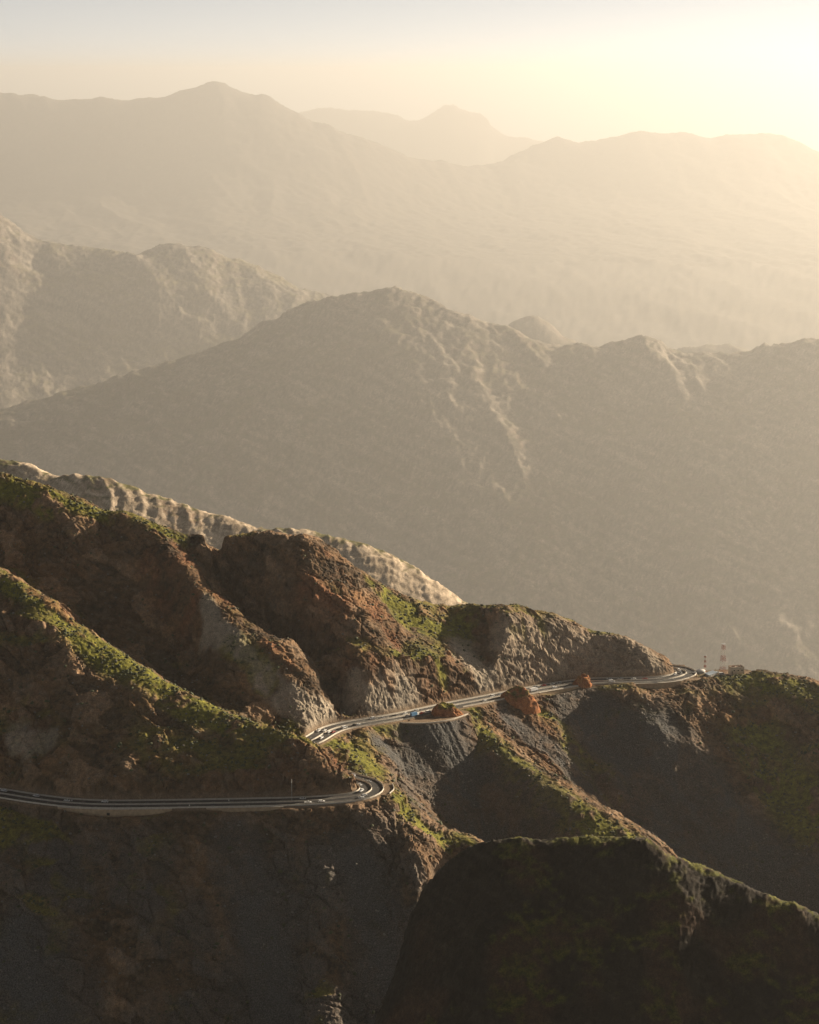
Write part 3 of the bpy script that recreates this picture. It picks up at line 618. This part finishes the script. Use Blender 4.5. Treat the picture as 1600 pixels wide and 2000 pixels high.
# ------------------------------------------------------------------ red rock mounds left standing beside the road
def mound(px, pv, z, rx, ry, h, seed, label, lean=0.0, grassy=0.5):
    c = Pz(px, pv, z); n, m = 120, 46
    th, r = np.meshgrid(np.linspace(0, 2*np.pi, n), np.linspace(0, 1, m))
    ang = 1 + .16*perlin(np.cos(th)*1.3+seed, np.sin(th)*1.3, 0*th+seed)
    x = rx*r*np.cos(th)*ang; y = ry*r*np.sin(th)*ang
    prof = np.clip(1-r**2.4, 0, 1)**.8
    zz = h*prof*(1+.35*perlin(x/rx*1.5+seed, y/ry*1.5, 0*x)) + h*lean*(x/rx)*prof
    f1, f2, cid = voronoi(((x+zz*.6)/4.5+seed).astype(np.float32), (y/4).astype(np.float32), ((zz-x*.3)/2.6).astype(np.float32))
    d = prof**.5*(1.3*(cid-.5) - .9*(1-sstep(.03, .2, f2-f1)) + .8*ridged(x/6, y/6, zz/6+seed) + .35*perlin(x/2, y/2, zz/2) + .2*perlin(x, y, zz))
    q = np.sqrt((x/rx)**2+(y/ry)**2+.15); x = x + d*x/rx/q; y = y + d*y/ry/q; zz = zz + d*.5 - 3.0
    g = grassy*sstep(.55, .9, prof+.15*perlin(x/4, y/4, zz/4+3))*sstep(-.3, .2, perlin(x/5+9, y/5, zz/5))
    me = grid_mesh('rock_mound', x, y, zz, {'ground': np.stack([g, 0*g, .8*(1-g), .12*(cid > .7)], -1), 'extra': np.stack([0*g, 0*g, 0*g, 0*g+1], -1)})
    o = link('rock_mound', me, RED_MAT); o.location = c; return tag(o, label, 'rock mound', 'red rock mounds beside the upper road')
RED_MAT = terrain_mat('red_mound_rock', red=((.24,.085,.034),(.48,.20,.078)), bumpd=.8)
mound(872, 1396, -528.0, 15, 9, 12.5, 3.1, 'smaller rust red rock mound with a grassy cap beside the dirt bay', -.15, .9)
mound(1008, 1384, -540.0, 20, 12, 20.5, 7.7, 'larger orange red rock mound hiding part of the upper road', -.1, .7)
mound(1136, 1346, -537.0, 10, 8, 15.5, 12.4, 'small pointed brown crag in front of the upper road, right of the red mounds', .1, .3)

# ------------------------------------------------------------------ vehicles
glass = plain('dark_glass', (.015,.018,.02), .12, .1); tyre_m = plain('tyre', (.02,.02,.02), .8, .1); lamp_m = plain('lamp_lens', (.75,.75,.72), .2, .05); tail_m = plain('tail_lens', (.35,.02,.02), .3, .05)
PAINTS = {n: plain('car_paint_'+n, c, .3, .04) for n, c in dict(white=(.80,.80,.79), silver=(.42,.43,.44), black=(.02,.02,.022), red=(.32,.03,.025), grey=(.16,.165,.17), blue=(.10,.22,.38), beige=(.48,.40,.29)).items()}
def prism(mb, prof, w, taper):               # side profile (x, z, half width) swept across the car
    n = len(prof); v = [(x, -w*t, z) for (x, z), t in zip(prof, taper)] + [(x, w*t, z) for (x, z), t in zip(prof, taper)]
    f = [tuple(range(n)), tuple(range(2*n-1, n-1, -1))] + [(i, n+i, n+(i+1) % n, (i+1) % n) for i in range(n)]
    mb.add(v, f)
def make_vehicle(name, kind):
    root = empty(name, (0, 0, 0)); pm = PAINTS['white']
    L_, W_ = dict(sedan=(4.7, .92), suv=(5.0, .97), pickup=(5.3, .95), van=(5.4, 1.0), truck=(8.5, 1.2))[kind]
    a = L_/2; b = MB(); g = MB()
    if kind == 'sedan':
        prism(b, [(-a,.35),(a,.35),(a,.72),(a*.9,.86),(a*.42,.98),(-a*.60,1.02),(-a*.97,.95),(-a,.75)], W_, [1,1,.95,.95,.98,.98,.95,.97])
        prism(g, [(a*.44,.97),(a*.12,1.40),(-a*.40,1.42),(-a*.72,1.0)], W_*.9, [1,.80,.80,1]); r = MB(); prism(r, [(a*.12,1.39),(a*.08,1.47),(-a*.36,1.47),(-a*.42,1.40)], W_*.76, [1,.95,.95,1])
    elif kind == 'suv':
        prism(b, [(-a,.45),(a,.45),(a,.95),(a*.93,1.08),(a*.45,1.18),(-a*.97,1.20),(-a,1.0)], W_, [1,1,.96,.96,.99,.99,1])
        prism(g, [(a*.46,1.17),(a*.20,1.70),(-a*.86,1.72),(-a*.97,1.19)], W_*.93, [1,.85,.85,1]); r = MB(); prism(r, [(a*.22,1.69),(a*.14,1.84),(-a*.82,1.85),(-a*.90,1.71)], W_*.82, [1,.95,.95,1])
    elif kind == 'pickup':
        prism(b, [(-a,.85),(a,.85),(a,1.0),(a*.93,1.10),(a*.45,1.18),(-a,1.18)], W_, [1,1,.96,.96,1,1])
        prism(g, [(a*.46,1.17),(a*.26,1.68),(-a*.10,1.70),(-a*.18,1.17)], W_*.92, [1,.85,.85,1]); r = MB(); prism(r, [(a*.26,1.67),(a*.2,1.79),(-a*.06,1.80),(-a*.11,1.68)], W_*.8, [1,.95,.95,1])
    elif kind == 'van':
        prism(b, [(-a,.4),(a,.4),(a,1.0),(a*.80,1.20),(-a,1.22)], W_, [1,1,.96,.98,1])
        prism(g, [(a*.80,1.19),(a*.52,1.92),(-a*.97,1.95),(-a,1.2)], W_*.96, [1,.9,.9,1]); r = MB(); prism(r, [(a*.53,1.9),(a*.46,2.08),(-a*.95,2.1),(-a*.99,1.93)], W_*.87, [1,.95,.95,1])
    else:
        prism(b, [(a*.50,.7),(a,.7),(a,1.6),(a*.96,2.5),(a*.52,2.55)], W_, [1,1,1,.94,.94])
        prism(g, [(a*1.002,1.55),(a*.97,2.35),(a*.90,2.35),(a*.90,1.55)], W_*.92, [1,.95,.95,1]); r = MB(); r.box(-a*.28, 0, 2.05, a*1.5, W_*2.05, 2.5)
    body = b.build('body', pm, root); g.build('window_glass', glass, root); rr = r.build('cargo_box' if kind == 'truck' else 'roof', pm, root)
    wz, wr = (.48, .48) if kind == 'truck' else (.34, .34) if kind == 'sedan' else (.40, .40)
    for sx in (.62, -.60):
        for sy in (-1, 1):
            w = MB(); w.tube((sx*a, sy*(W_-.22), wz), (sx*a, sy*(W_+.015), wz), wr, n=10); w.build('wheel', tyre_m, root)
    for sy in (-1, 1):
        h = MB(); h.box(a-.02, sy*W_*.68, 1.0 if kind == 'truck' else .72 if kind == 'sedan' else .88, .1, .34, .18); h.build('headlight', lamp_m, root)
        t = MB(); t.box(-a+.02 if kind != 'truck' else -a*1.02, sy*W_*.78, .85 if kind == 'sedan' else 1.0, .1, .22, .22); t.build('tail_light', tail_m, root)
    return root
PROTO = {}
NAMES = dict(sedan='car', suv='car', pickup='pickup_truck', van='van', truck='box_truck'); CATS = dict(sedan='car', suv='car', pickup='pickup truck', van='van', truck='truck')
def place_vehicle(u, v, kind, colour, label, lo, hi, box=None):
    first = kind not in PROTO
    if first: PROTO[kind] = make_vehicle(NAMES[kind], kind)
    root = PROTO[kind] if first else copy_tree(PROTO[kind])
    e, k, q = road_index(u, v, lo, hi); k = min(max(k, 1), len(ROAD)-2)
    off = float(np.dot(q[:2]-ROAD[k, :2], RN[k])); s_ = 1 if off > 0 else -1
    off = s_*min(max(abs(off), 2.6), 7.2)
    p = offset(k, off); t = RT[k]*(-1 if off > 0 else 1)             # keep right: the uphill side drives left
    root.location = (p[0], p[1], ROAD[k, 2]+.006); root.rotation_euler = (0, 0, math.atan2(t[1], t[0]))
    for ch in root.children:
        if ch.name.split('.')[0] in ('body', 'roof', 'cargo_box'):
            ch.material_slots[0].link = 'OBJECT'; ch.material_slots[0].material = PAINTS[box if box and ch.name.startswith('cargo') else colour]
    return tag(root, label, CATS[kind], 'vehicles on the mountain road')
LO, UP = (0, K_TURN), (K_TURN, len(ROAD))
for u, v, kind, col, lab in [
    (9,1546,'suv','white','white car on the shaded lower road nearest the left edge of the photo'),
    (71,1556,'suv','white','white car on the shaded lower road, second from the left edge'),
    (129,1564.5,'sedan','white','white car on the shaded lower road, third from the left edge'),
    (208,1567.5,'suv','white','white car on the shaded lower road above the retaining wall with the culvert'),
    (592,1561,'sedan','white','white car on the inner lane just right of the tall lamp post'),
    (603,1569,'pickup','white','white pickup on the outer lane of the lower road below the tall lamp post'),
    (630,1567,'suv','white','white car following the pickup on the outer lane towards the hairpin'),
    (703,1560,'sedan','white','low white car at the outer barrier where the hairpin starts'),
    (713,1554.5,'suv','silver','silver car beside the middle barrier at the front of the hairpin'),
    (707,1545,'suv','white','white car on the inner lane halfway round the hairpin, behind the middle barrier'),
    (697,1534,'sedan','white','white car on the inner lane deep in the hairpin next to the orange rock nose'),
    (722,1528,'sedan','silver','pale car on the outer lane at the back of the hairpin'),
    (692,1516.5,'suv','silver','silver car entering the hairpin from behind the orange rock nose')]:
    place_vehicle(u, v, kind, col, lab, *LO)
for u, v, kind, col, lab in [
    (621,1429,'suv','white','white car at the uphill barrier where the upper road appears from behind the rock'),
    (632,1428.5,'sedan','white','white car next to the middle barrier at the start of the upper road'),
    (642,1431,'suv','white','white car just right of the middle barrier, ahead of a red car'),
    (651,1430.5,'sedan','red','red car behind the white one at the start of the upper road'),
    (629,1441.5,'suv','white','white car nearest the viewer on the upper road, by the outer barrier'),
    (672,1422.5,'van','white','white van on the outer lane of the upper road above the sunlit grass'),
    (694,1417,'sedan','black','black car on the outer lane of the upper road before the bend'),
    (700,1416.5,'sedan','white','white car directly ahead of the black car on the outer lane'),
    (728,1404.5,'suv','white','white car on the uphill lane under the bent lamp post'),
    (749,1402.5,'sedan','silver','silver car on the uphill lane between a white car and a dark one'),
    (767,1400,'sedan','black','dark car on the uphill lane left of the dirt bay'),
    (789,1396,'suv','white','white car on the uphill lane by the middle barrier near the dirt bay'),
    (793,1400.5,'sedan','silver','pale car on the outer lane beside the dirt bay, behind the blue truck'),
    (822,1394.5,'sedan','red','small red car on the outer lane between the blue truck and the red mound'),
    (812,1390,'suv','silver','silver car on the uphill lane behind the blue truck'),
    (834,1392.5,'van','white','white van on the outer lane left of the smaller red mound'),
    (946,1369.5,'sedan','white','white car on the outer lane between the two red mounds'),
    (963,1360.5,'van','white','white van on the uphill lane left of the larger red mound'),
    (978,1357.5,'suv','silver','silver car on the uphill lane about to pass behind the larger red mound'),
    (1054,1344,'pickup','grey','dark grey pickup on the uphill lane right of the larger red mound'),
    (1048,1342,'sedan','silver','silver car on the uphill lane just left of the grey pickup'),
    (1064,1339.5,'sedan','red','dark red car close to the uphill barrier under the grey cut cliff'),
    (1081,1344.5,'suv','white','white car on the outer lane left of the small brown crag'),
    (1080,1337,'sedan','white','white car on the uphill lane under the grey cut cliff'),
    (1091,1336,'suv','silver','silver car on the uphill lane just left of the brown crag'),
    (1188,1327,'sedan','white','white car on the uphill lane, first to the right of the brown crag'),
    (1213,1327,'suv','silver','silver car on the uphill lane, second to the right of the brown crag'),
    (1238,1327,'sedan','white','white car on the uphill lane above the deep ochre wall'),
    (1259,1327,'sedan','red','dark red car on the uphill lane near the nose of the cut cliff'),
    (1191,1332.5,'van','white','small white van on the outer lane right of the brown crag'),
    (1302,1307,'suv','white','white car on the far side of the bend beside the cliff nose'),
    (1299,1314,'sedan','silver','silver car in the bend just right of the cliff nose'),
    (1328,1310.5,'suv','white','white car in the far bend nearest the masts'),
    (1329,1315.5,'sedan','grey','dark grey car in the far bend below the white one')]:
    place_vehicle(u, v, kind, col, lab, *UP)
t = place_vehicle(808, 1399, 'truck', 'white', 'box truck with a pale blue cargo box beside the dirt bay', *UP, box='blue')
t = place_vehicle(1043, 1350, 'truck', 'white', 'white box truck on the outer lane right of the larger red mound', *UP)

# ------------------------------------------------------------------ lamp posts and marker posts
steel = plain('galvanised_steel', (.45,.46,.46), .5, .1, 1.0, .3)
def lamp(u, v, h, lo, hi, off, label, arm=2.2, double=False):
    _, k, _ = road_index(u, v, lo, hi); p = offset(k, off)
    r = empty('street_lamp', (p[0], p[1], ROAD[k, 2]), math.atan2(RN[k, 1], RN[k, 0])); tag(r, label, 'street lamp', 'street lamps on the mountain road')
    m = MB(); m.tube((0,0,-.3), (0,0,h), .12, .07, 8); m.build('pole', steel, r)
    for sgn in ((-1, 1) if double else (-1 if off > 0 else 1,)):
        m = MB(); m.tube((0,0,h-.15), (sgn*arm*.55,0,h+.35), .07, .06); m.tube((sgn*arm*.55,0,h+.35), (sgn*arm,0,h+.4), .06); a_ = m.build('arm', steel, r)
        m = MB(); m.box(sgn*(arm+.45), 0, h+.38, 1.1, .4, .2, .8); m.build('lamp_head', plain('lamp_housing', (.6,.6,.58), .5, .05), a_)
lamp(568, 1566, 16.0, 0, K_TURN, 0.45, 'tall street lamp in the middle of the shaded lower road', 2.4, True)
lamp(736, 1404, 8.5, K_TURN, len(ROAD), 9.8, 'bent street lamp at the uphill edge of the upper road above a white car', 4.0)
lamp(664, 1408, 9.0, K_TURN, len(ROAD), 9.8, 'thin street lamp against the dark gully at the uphill edge of the upper road', 3.0)
def marker(u, v, lo, hi, off, label):
    _, k, _ = road_index(u, v, lo, hi); p = offset(k, off)
    r = empty('marker_post', (p[0], p[1], ROAD[k, 2]), math.atan2(RT[k, 1], RT[k, 0])); tag(r, label, 'marker post', 'marker posts on the barriers')
    m = MB(); m.tube((0,0,-.2), (0,0,2.1), .06, .06); m.build('post', steel, r)
    m = MB(); m.box(0, 0, 2.2, .75, .06, 1.0); m.build('plate', plain('sign_plate', (.72,.68,.62), .5, .08), r)
marker(142, 1569, 0, K_TURN, 0.55, 'small pale marker post on the middle barrier right of the third white car')
marker(709, 1526, 0, K_TURN, 0.55, 'small pale marker post on the middle barrier at the back of the hairpin')
marker(447, 1568, 0, K_TURN, 0.55, 'small marker post on the middle barrier halfway along the straight lower road')
marker(372, 1577, 0, K_TURN, -9.7, 'small marker post on the outer barrier above the pale outcrop')
marker(818, 1392, K_TURN, len(ROAD), 0.55, 'small marker post on the middle barrier beside the dirt bay')

# ------------------------------------------------------------------ masts, building and sheds on the flat spur
red_p = plain('mast_red', (.30,.075,.04), .6, .15); white_p = plain('mast_white', (.66,.63,.58), .6, .1)
def mast(u, v, h, w0, w1, bands, label, top):
    c = Pz(u, v, -537.3); c[2] = ground(c[0], c[1]); r = empty('lattice_mast', c, .5); tag(r, label, 'mast', 'red and white masts on the spur')
    corner = [(-1,-1),(1,-1),(1,1),(-1,1)]
    for i in range(bands):
        z0, z1 = h*i/bands, h*(i+1)/bands; m = MB(); n = 2
        for q in range(n):
            a, b = z0+(z1-z0)*q/n, z0+(z1-z0)*(q+1)/n; wa, wb = w0+(w1-w0)*a/h, w0+(w1-w0)*b/h; th = .12 if w0 > 2 else .10
            for j in range(4):
                p, q2 = corner[j], corner[(j+1) % 4]
                m.tube((p[0]*wa/2,p[1]*wa/2,a), (p[0]*wb/2,p[1]*wb/2,b), th, n=5)
                m.tube((p[0]*wa/2,p[1]*wa/2,a), (q2[0]*wb/2,q2[1]*wb/2,b), th*.65, n=4); m.tube((q2[0]*wa/2,q2[1]*wa/2,a), (p[0]*wb/2,p[1]*wb/2,b), th*.65, n=4)
                m.tube((p[0]*wb/2,p[1]*wb/2,b), (q2[0]*wb/2,q2[1]*wb/2,b), th*.65, n=4)
        m.build('mast_section', red_p if i % 2 == 0 else white_p, r)
    m = MB(); m.box(0, 0, h+.06, w1*1.8, w1*1.8, .12); m.build('platform', steel, r)
    for x, y, z, l in top:
        m = MB(); m.tube((x,y,z), (x,y,z+l), .10, .07); m.build('antenna', white_p, r)
    for z, a in ((h*.93, .6), (h*.78, 2.6), (h*.55, .9)) if w0 > 2 else ((h*.9, .4),):
        m = MB(); cx, cy = math.cos(a)*(w1/2+.5), math.sin(a)*(w1/2+.5); m.tube((cx,cy,z), (cx+math.cos(a)*.6,cy+math.sin(a)*.6,z), .75 if w0 > 2 else .5, n=12); m.build('dish', white_p, r)
    return r
mast(1412, 1314, 27.5, 4.4, 2.2, 5, 'taller red and white lattice mast next to the block building', [(-.9,.9,27.5,3.6),(.9,-.9,27.5,2.6),(.9,.9,27.5,2.0)])
mast(1377, 1313, 16.0, 1.7, 1.3, 7, 'shorter thin red and white mast left of the tall one', [(.9,0,15.0,3.6),(-.3,.3,16,1.5)])
bc = Pz(1438, 1317.5, -537.5); bc[2] = -535.6
plaster = plain('cream_plaster', (.56,.47,.36), .9, .15, .4)
bl = tag(empty('block_building', bc, math.radians(10)), 'cream flat roofed block building at the right end of the spur', 'building')
m = MB(); m.box(0, 0, 1.35, 12.5, 8.0, 7.7); wl = m.build('wall', plaster, bl)
m = MB(); m.box(0, 0, 5.3, 12.9, 8.4, .22); rf = m.build('roof', plain('roof_slab', (.26,.19,.14), .9, .2), bl)
m = MB()
for a in ((0,-4.05,12.7,.2),(0,4.05,12.7,.2)): m.box(a[0], a[1], 5.75, a[2], a[3], .7)
for a in ((-6.25,0,.2,7.9),(6.25,0,.2,7.9)): m.box(a[0], a[1], 5.75, a[2], a[3], .7)
m.build('parapet', plaster, bl)
for x in (-3.2, .6, 4.2):
    m = MB(); m.box(x, -4.02, 3.0, 1.1, .12, 1.1); m.build('window', glass, bl)
for y in (-1.6, 1.8):
    m = MB(); m.box(6.27, y, 3.0, .12, 1.1, 1.1); m.build('window', glass, bl)
m = MB(); m.box(-5.0, -4.02, 1.3, 1.1, .12, 2.2); m.build('door', plain('steel_door', (.18,.13,.09), .6, .1), bl)
m = MB(); m.box(-2.5, 1.0, 6.0, 2.2, 1.6, 1.2); m.build('water_tank', plain('tank_brown', (.20,.13,.09), .7, .1), rf)
m = MB(); m.box(3.0, .5, 5.85, 1.6, 1.4, .9); m.build('roof_unit', plain('unit_brown', (.24,.17,.12), .7, .1), rf)
sc_ = Pz(1389, 1319, -537.0); sc_[2] = ground(sc_[0], sc_[1])-.1
sh = tag(empty('metal_shed', sc_, math.radians(48)), 'long low shed with a blue grey metal roof between the two masts', 'shed')
m = MB(); m.box(0, 0, 1.1, 13, 4.2, 2.2); m.build('wall', plain('shed_wall', (.34,.33,.31), .8, .1), sh)
m = MB(); m.add([(-6.9,-2.6,2.25),(6.9,-2.6,2.25),(6.9,2.6,3.3),(-6.9,2.6,3.3),(-6.9,-2.6,2.4),(6.9,-2.6,2.4),(6.9,2.6,3.45),(-6.9,2.6,3.45)], [(3,2,1,0),(4,5,6,7),(0,1,5,4),(1,2,6,5),(2,3,7,6),(3,0,4,7)]); rs = m.build('roof', plain('metal_roof', (.30,.35,.41), .45, .1, .6), sh)
for x in (-4.2, 0, 4.2):
    m = MB(); m.box(x, -2.12, 1.1, 1.6, .08, 1.8); m.build('door', plain('shed_door', (.22,.22,.22), .6, .1), sh)
tc = Pz(1369, 1314.5, -537.0); tc[2] = ground(tc[0], tc[1])-.1
tn = tag(empty('domed_tank', tc), 'low white domed water tank left of the shorter mast', 'water tank')
m = MB(); m.tube((0,0,0), (0,0,2.6), 4.2, n=24); m.build('tank_wall', plain('tank_grey', (.36,.37,.36), .7, .1), tn)
m = MB(); m.tube((0,0,2.6), (0,0,3.4), 4.2, 3.2, 24); m.tube((0,0,3.4), (0,0,3.95), 3.2, 1.4, 24); m.build('tank_dome', white_p, tn)
wc = Pz(1369, 1320.5, -536.7); wc[2] = ground(wc[0], wc[1])-.2
m = MB(); m.box(0, 0, .9, 10, .35, 1.8); m.box(0, 0, 1.85, 10.2, .5, .14)
w_ = tag(m.build('boundary_wall', plain('yellow_plaster', (.48,.38,.22), .9, .12)), 'short yellowish wall slanting in front of the shorter mast', 'wall'); w_.location = wc; w_.rotation_euler = (0, 0, math.radians(40))
def parked(u, v, kind, col, rz, label):
    c = Pz(u, v, -537.0); z = ground(c[0], c[1]); r = copy_tree(PROTO[kind]); r.location = (c[0], c[1], z+.05); r.rotation_euler = (0, 0, rz)
    for ch in r.children:
        if ch.name.split('.')[0] in ('body', 'roof'): ch.material_slots[0].link = 'OBJECT'; ch.material_slots[0].material = PAINTS[col]
    tag(r, label, CATS[kind], 'vehicles parked by the masts')
parked(1357, 1317, 'sedan', 'white', 2.2, 'white car parked at the left edge of the flat spur')
parked(1402, 1314, 'suv', 'white', .4, 'white car parked right of the shed roof, left of the taller mast')
parked(1410, 1317, 'van', 'white', .2, 'white van parked at the foot of the taller mast')
parked(1378, 1319, 'pickup', 'beige', .7, 'beige pickup parked at the foot of the shorter mast')

# ------------------------------------------------------------------ shrubs and loose stones scattered on the slopes
def icosa():
    t = (1+5**.5)/2; v = np.array([(-1,t,0),(1,t,0),(-1,-t,0),(1,-t,0),(0,-1,t),(0,1,t),(0,-1,-t),(0,1,-t),(t,0,-1),(t,0,1),(-t,0,-1),(-t,0,1)], float)/math.hypot(1, t)
    f = np.array([(0,11,5),(0,5,1),(0,1,7),(0,7,10),(0,10,11),(1,5,9),(5,11,4),(11,10,2),(10,7,6),(7,1,8),(3,9,4),(3,4,2),(3,2,6),(3,6,8),(3,8,9),(4,9,5),(2,4,11),(6,2,10),(8,6,7),(9,8,1)]); return v, f
def scatter(name, G, prob, count, r0, r1, squash, mat, jag, extra_kind='stuff'):
    p = prob.ravel().astype(float); p /= p.sum(); idx = rng.choice(len(p), count, replace=False, p=p)
    c = np.stack([G['X'].ravel()[idx], G['Y'].ravel()[idx], G['Z'].ravel()[idx]], 1)
    v, f = icosa(); rad = r0+(r1-r0)*rng.random(count)**2.5
    V = v[None]*(1+jag*rng.normal(size=(count, 12, 1)).clip(-1.6, 1.6)); ang = rng.random(count)*6.28; ca, sa = np.cos(ang)[:, None], np.sin(ang)[:, None]
    el = 0.7+0.6*rng.random((count, 1))
    x = V[..., 0]*el; y = V[..., 1]/el; V = np.stack([x*ca-y*sa, x*sa+y*ca, V[..., 2]*squash], -1)*rad[:, None, None] + c[:, None] + np.array([0, 0, .15])*rad[:, None, None]
    F = (f[None]+12*np.arange(count)[:, None, None]).reshape(-1, 3).astype(np.int32)
    me = bpy.data.meshes.new(name); me.vertices.add(count*12); me.vertices.foreach_set('co', V.astype(np.float32).ravel()); me.loops.add(F.size); me.polygons.add(len(F))
    me.loops.foreach_set('vertex_index', F.ravel()); me.polygons.foreach_set('loop_start', np.arange(0, F.size, 3, dtype=np.int32)); me.polygons.foreach_set('loop_total', np.full(len(F), 3, np.int32))
    me.update(); return tag(link(name, me, mat), kind='stuff')
shrub_m = plain('shrub_leaves', (.045,.052,.018), .9, .5, .15); stone_m = plain('loose_stone', (.13,.118,.10), .9, .45, .12)
Yn = NEAR['Y']; vis = ((Yn > 1440) & (Yn < 2060)).astype(float); area = vis*sstep(12.5, 15, NEAR['droad'])*(1-NEAR['bay'])
clump = sstep(-.1, .5, noise2(NEAR['X'], Yn, 22, 4))
scatter('shrubs', NEAR, area*(NEAR['grass']*(.35+clump)+.05*NEAR['rock']), 9000, .35, 1.7, .8, shrub_m, .22)
scatter('loose_stones', NEAR, area*(.5*NEAR['scree']*(.2+clump)+.10*NEAR['grass']+.06*NEAR['rock']), 7000, .22, 1.25, .7, stone_m, .2)
print('objects', time.time()-T0)

# ------------------------------------------------------------------ haze
hz = MB(); HZ0, HZ1 = -7991.0, 700.0
hz.box(0, 84800, (HZ0+HZ1)/2, 140400, 170800, HZ1-HZ0)
hm, hnt = empty_mat('haze_air'); hnt.nodes.clear()
pv = hnt.nodes.new('ShaderNodeVolumePrincipled'); pv.inputs['Density'].default_value = HAZE_DENSITY; pv.inputs['Color'].default_value = (*HAZE_COLOR, 1); pv.inputs['Anisotropy'].default_value = HAZE_G
ho = hnt.nodes.new('ShaderNodeOutputMaterial'); hnt.links.new(pv.outputs[0], ho.inputs['Volume'])
tag(hz.build('haze', hm), kind='stuff')


print('total', time.time()-T0, 'polygons', sum(len(o.data.polygons) for o in SC.objects if o.type == 'MESH'))
